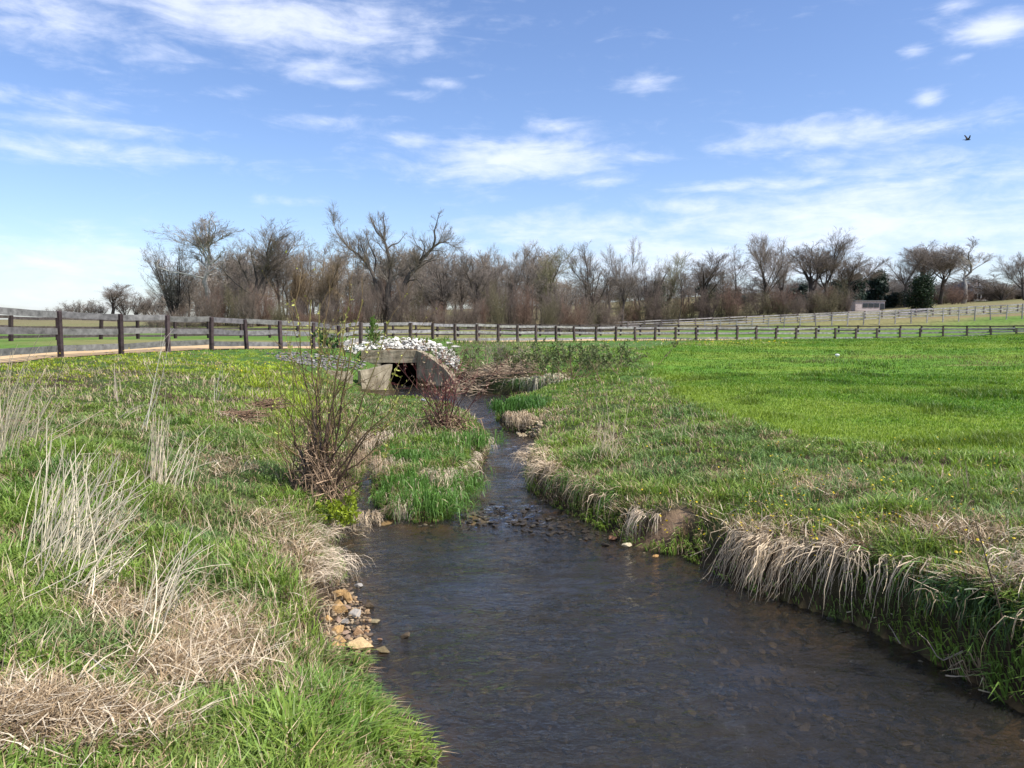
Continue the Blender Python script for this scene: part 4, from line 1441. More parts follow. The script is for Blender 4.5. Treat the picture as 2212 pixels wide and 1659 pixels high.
b_, d_ = brink([1190, 1230, 1290], [1090, 1112, 1138], .22, .45)
arch_clump(b_, d_, 420, .45, ST2, 'brown straw fringe on the right bank beside the riffle', 307, .010, .10, 1.0, .14, green=.65, stiff=.3)
b_, d_ = brink([1340, 1370, 1400], [1168, 1182, 1190], .2, .4)
arch_clump(b_, d_, 110, .4, ST1, 'few forked pale roots and stems hanging at the left end of the mud', 308, .007, .05, 1.0, .08)
b_, d_ = brink([1085, 1110, 1140], [925, 932, 942], .2, .36)
arch_clump(b_, [(-.2, -1), (.3, -1)], 420, .36, ST2, 'straw skirt hanging from the small grassy mound at the narrows', 309, .013, .1, 1.0, .12)
arch_clump([(-.28, 20.6, .34), (.15, 20.2, .42), (.75, 20.4, .45)], [(-1, -.2), (.1, -1), (1, .2), (-.3, 1)], 1100, .36, ST2, 'lush green grass crown on the small mound at the narrows', 310, .018, .24, .6, .24, green=.97, cat='grass tussock', name='grass_tussock', colg=(.085, .185, .035))
b_, d_ = brink([962, 1000, 1022, 1048, 1058], [1129, 1080, 1033, 1000, 972], .12, .25)
arch_clump(b_[1:], d_[1:], 420, .3, ST1, 'pale straw fringe on the right edge of the grassy tongue of land', 311, .009, .06, .9, .09)
for i, (u, v, s, lab) in enumerate([(930, 1100, 1.15, 'bright green grass tuft at the tip of the grassy tongue of land'), (985, 1062, 1.0, 'green grass tuft on the right flank of the grassy tongue'),
                                    (890, 1062, .9, 'green grass tuft on the left side of the grassy tongue'), (940, 1005, 1.0, 'broad green grass tuft in the middle of the grassy tongue'), (1015, 960, .9, 'green grass tuft below the red stemmed bush at the water'),
                                    (868, 1000, .9, 'green grass tuft beside the side channel of the stream')]):
    p = gp(u, v, .0)
    arch_clump([(p[0] - .25 * s, p[1], p[2]), (p[0] + .25 * s, p[1], p[2])], [(-1, -.1), (-.2, -1), (.4, -1), (1, 0), (.2, 1)], 480, .36 * s, ST2, lab, 320 + i, .012, .22, .75, .22, green=.93, cat='grass tussock', name='grass_tussock', colg=(.13, .25, .05))
for i, (u, v, lab) in enumerate([(835, 1012, 'pale dead grass tussock drooping into the side channel'), (868, 1108, 'brown dead grass hanging over the mouth of the side channel'), (948, 1042, 'small dry tussock amid the green of the grassy tongue'),
                                 (820, 955, 'upright beige dry tussock right of the willow bush'), (790, 975, 'leaning beige dry tussock between willow bush and side channel')]):
    p = gp(u, v, .05)
    arch_clump([(p[0] - .12, p[1], p[2]), (p[0] + .12, p[1], p[2])], [(-1, -.4), (0, -1), (1, -.4)], 260, .38, ST1, lab, 340 + i, .008, .14, .8, .1)
b_, d_ = brink([742, 735, 740, 728], [1300, 1270, 1235, 1190], .25, .3)
arch_clump(b_, d_, 700, .36, ST1, 'pale straw sweeping down the left bank to the rock pile', 350, .005, .05, .75, .14)
b_, d_ = brink([765, 800, 850], [1170, 1128, 1126], .1, .12)
arch_clump(b_, d_, 200, .35, ST2, 'tangled brown reeds at the mouth of the side channel', 351, .007, .06, .6, .15)
p = gp(1176, 838, .2)
arch_clump([(p[0] - .6, p[1], p[2]), (p[0] + .5, p[1], p[2] + .2)], [(-1, -.6), (0, -1)], 420, .6, (.66, .58, .40), 'pale bleached grass clump left of the bramble on the right bank', 352, .022, .12, .9, .3, green=.2)
p = gp(1172, 838, .05)
arch_clump([(p[0] - .9, p[1], p[2]), (p[0] + .8, p[1], p[2] + .1)], [(-.3, -1), (.3, -1)], 420, .36, ST2, 'green grass hanging over the far bank of the pool', 353, .024, .12, .9, .3, green=.85, cat='grass tussock', name='grass_tussock', colg=(.07, .15, .03))

# heap of dead reeds on the far bank of the pool
rng = np.random.default_rng(361)
acc = Acc()
n = 620
u = rng.uniform(1000, 1150, n)
v = 838 - (u - 1000) * .22 + rng.normal(size=n) * 11
P = hit(u, v)
an = rng.normal(size=n) * .5 + PI * .12
ln = rng.uniform(.3, 1.1, n)
dv = np.stack([np.cos(an), np.sin(an) * .6, rng.normal(size=n) * .28], 1) * ln[:, None] / 2
P[:, 2] += rng.uniform(.05, .4, n)
PP = np.stack([P - dv, P + rng.normal(size=(n, 3)) * .05, P + dv], 1)
tubes(acc, PP - P.mean(0), np.tile([.012, .011, .006], (n, 1)) * rng.uniform(.6, 1.4, (n, 1)), 3, (np.array((.33, .25, .17)) * rng.uniform(.25, 1.35, (n, 1)))[:, None])
link('reed_heap', acc.mesh('reed_heap'), M_TWIG, label='brown heap of dead reeds washed onto the far bank of the pool', cat='dead reeds', loc=tuple(P.mean(0)))
for (u, v, s, lab) in [(575, 884, .5, 'dark brown tangle of washed up twigs on the bank left of the willow bush'), (522, 906, .45, 'low brown tangle of dead reeds further left of the willow bush')]:
    p = gp(u, v)
    rng = np.random.default_rng(int(u))
    n = 70
    B = rng.normal(size=(n, 3)) * (s * .35, s * .3, .05) + (0, 0, .08)
    dv = rng.normal(size=(n, 3)) * (.2, .2, .06)
    acc = Acc()
    tubes(acc, np.stack([B - dv, B + rng.normal(size=(n, 3)) * .03, B + dv], 1), np.tile([.01, .01, .006], (n, 1)), 3, (np.array((.22, .14, .09)) * rng.uniform(.5, 1.5, (n, 1)))[:, None])
    link('twig_tangle', acc.mesh('twig_tangle'), M_TWIG, label=lab, cat='twigs', loc=p)


# ------------------------------------------------------------------ branching plants
def rotv(d, ang, rng):
    """direction d tilted by ang about a random azimuth"""
    d = np.asarray(d, float)
    a = np.array([1., 0, 0]) if abs(d[0]) < .8 else np.array([0, 1., 0])
    e1 = np.cross(d, a)
    e1 /= np.linalg.norm(e1)
    e2 = np.cross(d, e1)
    ph = rng.uniform(0, 2 * PI)
    return d * math.cos(ang) + (e1 * math.cos(ph) + e2 * math.sin(ph)) * math.sin(ang)


class Plant:
    """levels of batches of polylines grown level by level, all in numpy"""

    def __init__(s, rng):
        s.rng = rng
        s.lv = []      # each: (P (B,n,3), R (B,n))

    def seed(s, P, R):
        s.lv.append((np.asarray(P, float), np.asarray(R, float)))

    def grow(s, n, ang, ratio, npts, t0=.25, t1=1.0, up=.1, wig=.12, rr=.55, rmin=.004, dec=.5, jit=.35, parents=None, shape=0.0):
        """add one level: n children on every branch of the last level"""
        rng = s.rng
        P, R = s.lv[-1] if parents is None else parents
        B, m, _ = P.shape
        L = np.linalg.norm(np.diff(P, axis=1), axis=2).sum(1)
        t = rng.uniform(t0, t1, (B, n))
        t[:, 0] = np.maximum(t[:, 0], .97)
        f = t * (m - 1)
        i0 = np.minimum(f.astype(int), m - 2)
        fr = f - i0
        bi = np.arange(B)[:, None]
        p = P[bi, i0] * (1 - fr[..., None]) + P[bi, i0 + 1] * fr[..., None]
        r = R[bi, i0] * (1 - fr) + R[bi, i0 + 1] * fr
        d = P[bi, i0 + 1] - P[bi, i0]
        d = d / (np.linalg.norm(d, axis=2, keepdims=True) + 1e-9)
        a = np.where(np.abs(d[..., :1]) < .8, np.array([1., 0, 0]), np.array([0, 1., 0]))
        e1 = np.cross(d, a)
        e1 /= np.linalg.norm(e1, axis=2, keepdims=True)
        e2 = np.cross(d, e1)
        ph = rng.uniform(0, 2 * PI, (B, n))
        an = ang * (1 + rng.normal(size=(B, n)) * jit)
        an[:, 0] *= .4
        nd = d * np.cos(an)[..., None] + (e1 * np.cos(ph)[..., None] + e2 * np.sin(ph)[..., None]) * np.sin(an)[..., None]
        ln = L[:, None] * ratio * (1.15 - dec * t) * rng.uniform(.6, 1.25, (B, n))
        kp = rng.random((B, n)) < np.clip((L / np.percentile(L, 92)) ** .9, .12, 1)[:, None]
        kp[:, 0] = True
        p, nd, ln, r = p[kp], nd[kp], ln[kp], r[kp]
        r0 = np.maximum(r * rr * rng.uniform(.7, 1.15, len(r)), rmin)
        out = [p]
        for k in range(npts - 1):
            nd = nd + rng.normal(size=nd.shape) * wig + np.array([0, 0, up])
            nd /= np.linalg.norm(nd, axis=1, keepdims=True)
            p = p + nd * (ln / (npts - 1))[:, None]
            out.append(p)
        PP = np.stack(out, 1)
        RR = np.maximum(r0[:, None] * np.linspace(1, .4, npts)[None], rmin * .7)
        s.lv.append((PP, RR))
        return s


def plant_meshes(pl, split, cols, sides=(6, 5, 4, 3, 3, 3), name='tree', scale=1.0):
    """trunk mesh from the first levels, crown mesh from the rest; cols per level"""
    a, b = Acc(), Acc()
    rng = pl.rng
    for k, (P, R) in enumerate(pl.lv):
        c = np.array(cols[min(k, len(cols) - 1)]) * rng.uniform(.8, 1.2, (len(P), 1, 1))
        tubes(a if k < split else b, P, R, sides[min(k, len(sides) - 1)], c)
    return a, b


BR_D, BR_M, BR_T = (.062, .052, .045), (.145, .122, .104), (.225, .19, .16)


def proto(kind, seed):
    rng = np.random.default_rng(seed)
    pl = Plant(rng)
    H = 15.0
    cols = [BR_D, BR_D, BR_M, BR_T, BR_T]
    if kind == 'slender':
        z = np.linspace(0, .82 * H, 8)
        P = np.stack([np.cumsum(rng.normal(size=8) * .16), np.cumsum(rng.normal(size=8) * .16), z], 1)
        P[0, :2] = 0
        pl.seed(P[None], np.linspace(.16, .05, 8)[None])
        pl.grow(21, .62, .34, 5, .3, 1, .10, .12, .42, .024, .3)
        pl.grow(12, .65, .48, 4, .2, 1, .05, .14, .55, .014)
        pl.grow(8, .6, .55, 3, .2, 1, .04, .16, .6, .010)
        pl.grow(4, .6, .6, 2, .2, 1, .03, .16, .6, .009)
    elif kind == 'vase':
        z = np.linspace(0, .34 * H, 5)
        P = np.stack([np.cumsum(rng.normal(size=5) * .12), np.cumsum(rng.normal(size=5) * .12), z], 1)
        P[0, :2] = 0
        pl.seed(P[None], np.linspace(.26, .18, 5)[None])
        pl.grow(6, .36, 1.6, 7, .55, 1, .10, .10, .48, .04, .3, .3)
        pl.grow(17, .55, .40, 5, .2, 1, .10, .11, .42, .020)
        pl.grow(10, .5, .52, 4, .1, 1, .09, .12, .55, .013)
        pl.grow(8, .48, .66, 3, .05, 1, .07, .12, .6, .009)
        pl.grow(2, .5, .8, 2, .1, 1, .05, .12, .6, .007)
    elif kind == 'spread':
        z = np.linspace(0, .40 * H, 5)
        P = np.stack([np.cumsum(rng.normal(size=5) * .15), np.cumsum(rng.normal(size=5) * .15), z], 1)
        P[0, :2] = 0
        pl.seed(P[None], np.linspace(.27, .20, 5)[None])
        pl.grow(8, .50, 1.3, 8, .5, 1, .09, .12, .44, .035, .3, .3)
        pl.grow(17, .58, .38, 5, .25, 1, .10, .12, .42, .020)
        pl.grow(10, .5, .52, 4, .1, 1, .09, .12, .55, .013)
        pl.grow(8, .48, .66, 3, .05, 1, .07, .12, .6, .009)
        pl.grow(2, .5, .8, 2, .1, 1, .05, .12, .6, .007)
    elif kind == 'pale':
        z = np.linspace(0, .8 * H, 9)
        P = np.stack([np.cumsum(rng.normal(size=9) * .22), np.cumsum(rng.normal(size=9) * .22), z], 1)
        P[0, :2] = 0
        pl.seed(P[None], np.linspace(.30, .07, 9)[None])
        pl.grow(15, .8, .38, 7, .42, 1, .10, .2, .55, .05, .45)
        pl.grow(9, .65, .42, 5, .2, 1, .09, .2, .48, .022)
        pl.grow(7, .6, .55, 4, .1, 1, .07, .2, .55, .014)
        pl.grow(7, .5, .7, 3, .1, 1, .05, .18, .6, .009)
        pl.grow(2, .5, .85, 2, .1, 1, .03, .16, .6, .008)
        cols = [(.30, .28, .25), (.44, .42, .38), (.34, .31, .27), (.26, .22, .18), BR_T]
    elif kind == 'bushy':
        n = 9
        a = rng.uniform(0, 6.28, n)
        tl = rng.uniform(.05, .5, n)
        d = np.stack([np.cos(a) * tl, np.sin(a) * tl, np.ones(n)], 1)
        t = np.linspace(0, 1, 7)
        P = d[:, None] * (t[None, :, None] * H * rng.uniform(.6, .8, n)[:, None, None]) + np.cumsum(rng.normal(size=(n, 7, 3)) * .12, 1) * t[None, :, None]
        pl.seed(P, np.linspace(.13, .045, 7)[None].repeat(n, 0))
        pl.grow(16, .5, .36, 5, .2, 1, .11, .10, .46, .022)
        pl.grow(7, .6, .46, 4, .2, 1, .05, .14, .55, .015)
        pl.grow(8, .6, .55, 3, .2, 1, .03, .16, .6, .009)
        pl.grow(3, .6, .6, 2, .2, 1, .03, .16, .6, .010)
    elif kind == 'far':
        z = np.linspace(0, .75 * H, 6)
        P = np.stack([np.cumsum(rng.normal(size=6) * .2), np.cumsum(rng.normal(size=6) * .2), z], 1)
        P[0, :2] = 0
        pl.seed(P[None], np.linspace(.16, .05, 6)[None])
        pl.grow(19, .62, .36, 4, .2, 1, .10, .12, .45, .03, .3)
        pl.grow(12, .65, .5, 3, .2, 1, .05, .14, .55, .022)
        pl.grow(11, .65, .6, 2, .1, 1, .04, .16, .6, .020)
    elif kind == 'shrub':
        n = 22
        a = rng.uniform(0, 6.28, n)
        tl = rng.uniform(.2, 1.6, n)
        d = np.stack([np.cos(a) * tl, np.sin(a) * tl, np.ones(n)], 1)
        t = np.linspace(0, 1, 5)
        P = np.stack([np.cos(a), np.sin(a), a * 0], 1)[:, None] * rng.uniform(0, 1.2, n)[:, None, None] + d[:, None] * (t[None, :, None] * 5.0 * rng.uniform(.45, .8, n)[:, None, None]) + np.cumsum(rng.normal(size=(n, 5, 3)) * .12, 1) * t[None, :, None]
        pl.seed(P, np.linspace(.05, .02, 5)[None].repeat(n, 0))
        pl.grow(13, .85, .5, 4, .1, 1, .03, .2, .55, .015)
        pl.grow(11, .8, .55, 3, .1, 1, .02, .2, .6, .011)
        pl.grow(4, .6, .55, 2, .1, 1, .03, .18, .6, .010)
        cols = [(.085, .068, .058), (.12, .096, .080), (.165, .128, .104), (.195, .15, .122)]
    return pl, cols


PROTO = {}


def get_proto(kind, var):
    k = (kind, var)
    if k not in PROTO:
        pl, cols = proto(kind, 1000 + var * 37 + sum(map(ord, kind)))
        a, b = plant_meshes(pl, 1 if kind == 'shrub' else 2, cols)
        Vb = np.concatenate(b.V)
        Va = np.concatenate(a.V)
        H = np.percentile(Vb[:, 2], 99.7)
        ctr = Vb[:, :2].mean(0)
        R = np.percentile(np.abs(Vb[:, 0] - ctr[0]), 97)
        ma, mb = a.mesh('trunk', True), b.mesh('crown')
        ma.materials.append(M_BARK)
        mb.materials.append(M_TWIG)
        PROTO[k] = (ma, mb, H, R, a, b)
    return PROTO[k]


def tree(u, vtop, vbase, y, kind, var, half, label, group=None, rz=None, name='bare_tree', cat='tree', mats=None):
    b = at_y(u, vbase, y)
    s = y / F
    b[2] = gz(b[0], b[1]).item() - .1
    H = at_y(u, vtop, y)[2] - b[2]
    ma, mb, h0, r0, _, _ = get_proto(kind, var)
    sx, sz = half * s / r0, H / h0
    r = root(name, tuple(b), label, cat, group)
    r.rotation_euler.z = RNG.uniform(0, 6.28) if rz is None else rz
    r.scale = (sx, sx, sz)
    link('trunk' if name != 'bare_shrub' else 'stems', ma, None, r)
    link('crown', mb, None, r)
    return r


def tinted(kind, var, f, newvar):
    """a colour variant of a prototype"""
    ma, mb, h0, r0, a, b = get_proto(kind, var)
    res = []
    for me in (ma, mb):
        m2 = me.copy()
        at = m2.color_attributes['Col']
        buf = np.empty(len(m2.vertices) * 4, np.float32)
        at.data.foreach_get('color', buf)
        buf = buf.reshape(-1, 4)
        buf[:, :3] *= f
        at.data.foreach_set('color', buf.ravel())
        res.append(m2)
    PROTO[(kind, newvar)] = (res[0], res[1], h0, r0, a, b)


tinted('slender', 0, (1.05, 1.05, .85), 10)
tinted('vase', 0, (1.0, 1.12, .72), 10)
tinted('shrub', 0, (.85, .95, .70), 10)
tinted('shrub', 1, (1.1, .92, .85), 11)
tinted('bushy', 0, (1.15, 1.0, .72), 10)

WOOD = 'bare trees at the edge of the wood'
# (u, vtop, vbase, y, kind, var, half width px, label)
TREES = [
    (380, 520, 694, 112, 'bushy', 0, 62, 'bushy many stemmed bare tree at the left end of the wood, leaning left'),
    (410, 560, 694, 116, 'slender', 1, 34, 'slim bare tree between the bushy left end tree and the pale sycamore'),
    (456, 466, 696, 111, 'pale', 0, 78, 'tall pale barked sycamore with crooked white limbs near the left end of the wood'),
    (486, 520, 696, 114, 'slender', 2, 36, 'dark straight bare tree just right of the pale sycamore'),
    (520, 510, 696, 117, 'slender', 0, 36, 'slender bare tree between the sycamore and the broad dark tree'),
    (563, 474, 697, 110, 'vase', 1, 76, 'broad dark bare tree with V shaped trunks left of the willow bush tips'),
    (606, 500, 697, 115, 'vase', 2, 46, 'rounded bare tree right of the broad dark V trunk tree'),
    (640, 545, 697, 118, 'bushy', 10, 44, 'rusty tinged bushy bare tree behind the willow bush tips'),
    (672, 512, 697, 124, 'slender', 1, 30, 'thin topped bare tree standing above the rusty bushy one'),
    (700, 545, 697, 114, 'bushy', 10, 48, 'olive brown rounded bare tree left of the great forked tree'),
    (728, 525, 697, 121, 'slender', 2, 34, 'slim bare tree just left of the great forked tree'),
    (960, 560, 697, 116, 'bushy', 1, 56, 'dense brown rounded tree under the leaning limb of the great forked tree'),
    (1000, 528, 697, 120, 'slender', 0, 36, 'first slender bare tree right of the leaning limb of the great forked tree'),
    (1035, 545, 697, 116, 'vase', 3, 42, 'low branching bare tree second right of the leaning limb'),
    (1072, 530, 697, 122, 'slender', 1, 34, 'narrow bare tree left of the twin topped tree at mid picture'),
    (1100, 518, 697, 119, 'vase', 0, 40, 'twin topped bare tree at mid picture, tallest between the forked tree and the gap'),
    (1135, 545, 697, 117, 'slender', 2, 34, 'thin grey bare tree left of the greenish budding tree'),
    (1180, 536, 697, 121, 'vase', 10, 46, 'greenish budding tree with flat top just left of the gap in the wood'),
    (1212, 600, 697, 116, 'bushy', 1, 40, 'low brown rounded tree at the gap in the wood'),
    (1275, 522, 696, 128, 'vase', 1, 44, 'rounded dense bare tree just right of the gap in the wood'),
    (1312, 560, 696, 135, 'slender', 1, 34, 'low thin bare tree between the rounded dense one and the tall narrow one'),
    (1346, 514, 694, 132, 'vase', 2, 40, 'tall narrow bare tree right of the gap, two thirds across'),
    (1400, 555, 693, 140, 'bushy', 0, 46, 'wide low bare tree right of the tall narrow tree'),
    (1442, 540, 692, 145, 'vase', 10, 44, 'feathery olive tinged bare tree left of the leaning thin trunk'),
    (1468, 565, 691, 142, 'slender', 2, 34, 'leaning thin trunked bare tree before the dark evergreen hill'),
    (1512, 545, 690, 148, 'vase', 3, 46, 'bare tree with two thick forks before the round dark evergreen'),
    (1560, 562, 684, 150, 'slender', 0, 36, 'slim bare tree right of the round dark evergreen'),
    (1588, 532, 682, 152, 'slender', 1, 40, 'straight bare tree left of the big curving bare tree'),
    (1645, 512, 678, 155, 'spread', 1, 58, 'big curving bare tree with round crown at the right part of the wood'),
    (1690, 502, 676, 157, 'vase', 0, 42, 'tall bare tree with upswept limbs right of the big curving tree'),
    (1752, 520, 672, 160, 'spread', 2, 56, 'bare tree with low spreading fork left of the tallest right hand tree'),
    (1786, 494, 672, 161, 'vase', 1, 48, 'tallest bare tree of the right part of the wood, branching high'),
    (1832, 548, 671, 165, 'spread', 0, 46, 'bare tree with flattened crown above the pinkish shed'),
    (1880, 575, 670, 190, 'vase', 2, 44, 'faint far bare tree above the evergreens right of the shed'),
    (1955, 535, 664, 172, 'spread', 1, 54, 'left tree of the domed group rising behind the dark conifer'),
    (1992, 521, 664, 176, 'spread', 2, 52, 'middle tree of the domed group rising behind the dark conifer'),
    (2030, 527, 662, 174, 'spread', 0, 48, 'right hand tree of the domed group rising behind the dark conifer'),
    (2080, 516, 661, 166, 'pale', 1, 58, 'pale trunked sycamore beside the white house'),
    (2138, 606, 660, 184, 'bushy', 10, 40, 'low olive brown tree half hiding the white house'),
    (2165, 600, 658, 178, 'bushy', 1, 46, 'dim brown tree right of the white house'),
    (2212, 545, 657, 170, 'spread', 1, 44, 'bare tree cut by the right edge of the picture'),
    (240, 612, 690, 300, 'vase', 3, 32, 'lone distant bare tree left of the wood'),
    (272, 622, 690, 320, 'bushy', 1, 28, 'fuzzy distant tree beside the lone distant bare tree'),
]
for i, t in enumerate(TREES):
    tree(*t, rz=(i * 2.4) % 6.28)
for i in range(9):
    u = [118, 150, 172, 195, 218, 292, 312, 330, 350][i]
    tree(u, [664, 655, 648, 645, 652, 636, 634, 640, 622][i], 692, 285 + i * 6, 'bushy', i % 2, [20, 22, 24, 22, 22, 26, 24, 24, 26][i], 'low fuzzy distant tree on the skyline left of the wood', 'distant trees on the skyline left of the wood')

# the great forked tree, traced limb by limb at its own distance
rng = np.random.default_rng(77)
yT = 108.0
bT = at_y(840, 697, yT)
bT[2] = gz(bT[0], bT[1]).item() - .1


def z2(x, y_):
    return ((1000 + x / 2.212) / 1.794, (750 + y_ / 2.212) / 1.794)


LIMBS = [([(1138, 1100), (1140, 1040), (1130, 980), (1115, 900), (1108, 820), (1135, 740), (1140, 660), (1128, 560), (1105, 470), (1080, 390), (1040, 320)], .62, .13, 0),
         ([(1150, 990), (1185, 920), (1230, 850), (1262, 745), (1350, 650), (1400, 570), (1480, 490), (1535, 430), (1600, 415), (1640, 422)], .48, .10, -.5),
         ([(1500, 480), (1525, 400), (1520, 330), (1545, 260), (1560, 205)], .17, .05, -1.5),
         ([(1400, 575), (1440, 470), (1410, 410)], .13, .05, -1),
         ([(1085, 1000), (1040, 900), (1010, 800), (985, 700), (930, 590), (850, 520), (750, 450), (680, 360), (635, 285)], .36, .07, 1.5),
         ([(1108, 470), (1140, 440), (1200, 420), (1250, 350)], .14, .05, .5),
         ([(1090, 400), (1010, 330), (970, 250), (950, 190)], .16, .05, 1),
         ([(1080, 390), (1085, 300), (1075, 220), (1080, 180)], .14, .05, 0),
         ([(1040, 600), (1030, 520), (1050, 600), (1120, 620)], .10, .05, 2),
         ([(985, 700), (1000, 560), (930, 420), (900, 330)], .13, .05, 1.5),
         ([(930, 590), (860, 430), (840, 340)], .12, .05, 2),
         ([(1240, 820), (1300, 750), (1380, 740), (1420, 790)], .16, .05, -1.5),
         ([(1200, 930), (1280, 950), (1330, 900), (1400, 930)], .10, .04, -2),
         ([(1120, 880), (1060, 900), (960, 860), (870, 860)], .12, .05, 1),
         ([(1262, 745), (1300, 640), (1290, 540)], .13, .05, 1.5),
         ([(1350, 650), (1450, 580), (1530, 560)], .12, .05, 1)]
pl = Plant(rng)
Pl, Rl = [], []
for pts_, r0, r1, off in LIMBS:
    q = np.array([at_y(*z2(*p_), yT) for p_ in pts_])
    t = np.linspace(0, len(q) - 1, 12)
    Q_ = np.stack([np.interp(t, np.arange(len(q)), q[:, k]) for k in range(3)], 1)
    Q_[:, 1] += off * np.linspace(0, 1, 12) ** 1.2 * (1 if pts_[0][1] > 900 else 1)
    if pts_[0][1] < 900:
        Q_[:, 1] += off * .5
    Pl.append(Q_ - bT)
    Rl.append(np.linspace(r0, r1 * .6, 12))
pl.seed(np.array(Pl), np.array(Rl))
pl.grow(24, .65, .21, 6, .38, 1, .12, .16, .40, .026, .3)
pl.grow(11, .65, .5, 4, .1, 1, .07, .2, .5, .015)
pl.grow(9, .5, .62, 3, .1, 1, .07, .15, .55, .010)
pl.grow(2, .5, .85, 2, .1, 1, .05, .2, .55, .008)
a, b = plant_meshes(pl, 1, [(.075, .064, .055), (.20, .175, .15), (.22, .19, .16), (.20, .17, .135)], (7, 5, 3, 3))
r = root('bare_tree', tuple(bT), 'great forked bare tree in mid wood, one heavy limb leaning far right above its neighbours', 'tree')
link('trunk', a.mesh('trunk', True), M_BARK, r)
link('crown', b.mesh('crown'), M_TWIG, r)

# brushwood under the trees, shrub by shrub
k = 0
for u in np.arange(338, 1262, 19):
    y = 104 + (k * 37 % 11)
    vt = 628 + 22 * math.sin(u * .021) + RNG.normal() * 12 + (30 if u < 420 else 0)
    tree(u + RNG.normal() * 5, vt, 698, y, 'shrub', [0, 1, 11, 2, 10][k % 5], 28, 'reddish brown leafless shrub in the brushwood under the left and middle wood', 'leafless shrubs under the left and middle wood', name='bare_shrub', cat='shrub')
    k += 1
for u in np.arange(1262, 1850, 21):
    y = 122 + (k * 37 % 13) + (u - 1262) * .05
    vb = np.interp(u, [1262, 1400, 1660, 1850], [697, 693, 676, 671])
    vt = vb - 58 + RNG.normal() * 11
    tree(u + RNG.normal() * 5, vt, vb, y, 'shrub', [10, 0, 2, 10, 11][k % 5], 28, 'olive brown leafless shrub in the brushwood below the right part of the wood', 'leafless shrubs below the right wood', name='bare_shrub', cat='shrub')
    k += 1
for u in np.arange(1905, 2240, 17):
    vb = np.interp(u, [1850, 1990, 2212], [671, 663, 656])
    tree(u, vb - 34 + RNG.normal() * 7, vb, 178 + (k * 37 % 17), 'shrub', [10, 0, 2, 1, 11][k % 5], 22, 'dim brown leafless shrub along the foot of the right hand hill trees', 'leafless shrubs at the foot of the hill trees', name='bare_shrub', cat='shrub')
    k += 1
tree(1790, 625, 672, 150, 'shrub', 10, 36, 'round tan shrub left of the pinkish shed', name='bare_shrub', cat='shrub')
tree(1265, 652, 698, 112, 'shrub', 10, 32, 'greenish budding shrub at the foot of the rounded dense tree by the gap', name='bare_shrub', cat='shrub')
tree(2062, 610, 662, 163, 'shrub', 11, 30, 'reddish twiggy bush right of the dark conifer', name='bare_shrub', cat='shrub')


# wood behind: one mass
def mass(name, label, spots, kinds, seed, f=(1, 1, 1), trunk=True):
    rng = np.random.default_rng(seed)
    acc = Acc()
    for i, (u, vt, vb, y, half) in enumerate(spots):
        kind, var = kinds[i % len(kinds)]
        _, _, h0, r0, a, b = get_proto(kind, var)
        p = at_y(u, vb, y)
        p[2] = gz(p[0], p[1]).item() - .2
        H = at_y(u, vt, y)[2] - p[2]
        s = half * y / F / r0
        an = rng.uniform(0, 6.28)
        M = np.array([[math.cos(an) * s, -math.sin(an) * s, 0], [math.sin(an) * s, math.cos(an) * s, 0], [0, 0, H / h0]])
        for src in ((a, b) if trunk else (b,)):
            V, fs_, C = src.arrays()
            acc.add(V @ M.T + p, q=fs_[0], c=C * f)
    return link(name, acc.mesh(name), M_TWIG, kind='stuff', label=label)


rng = np.random.default_rng(88)
sp = []
for i in range(96):
    u = rng.uniform(380, 1235)
    sp.append((u, rng.uniform(525, 590) + (40 if u > 1190 or u < 420 else 0), 697, rng.uniform(124, 165), rng.uniform(28, 44)))
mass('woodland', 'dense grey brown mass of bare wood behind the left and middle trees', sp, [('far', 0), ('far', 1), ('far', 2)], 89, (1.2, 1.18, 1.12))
sp = []
for i in range(80):
    u = rng.uniform(1235, 2330)
    sp.append((u, rng.uniform(592, 624) - (u > 1950) * 6, np.interp(u, [1235, 1660, 1960, 2330], [694, 672, 660, 652]), rng.uniform(185, 240), rng.uniform(26, 42)))
for i in range(60):
    u = rng.uniform(1880, 2330)
    sp.append((u, rng.uniform(606, 636), np.interp(u, [1235, 1660, 1960, 2330], [694, 672, 660, 652]), rng.uniform(180, 215), rng.uniform(20, 34)))
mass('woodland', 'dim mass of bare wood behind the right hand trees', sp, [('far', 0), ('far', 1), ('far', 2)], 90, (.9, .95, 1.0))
sp = []
for i in range(64):
    u = rng.uniform(1180, 2330)
    sp.append((u, np.interp(u, [1180, 1500, 1900, 2330], [622, 618, 612, 606]) + rng.normal() * 9, 645, rng.uniform(330, 400), rng.uniform(18, 30)))
mass('woodland', 'far wooded hillside on the right skyline', sp, [('far', 0), ('far', 1), ('far', 2)], 91, (.75, .85, .9))


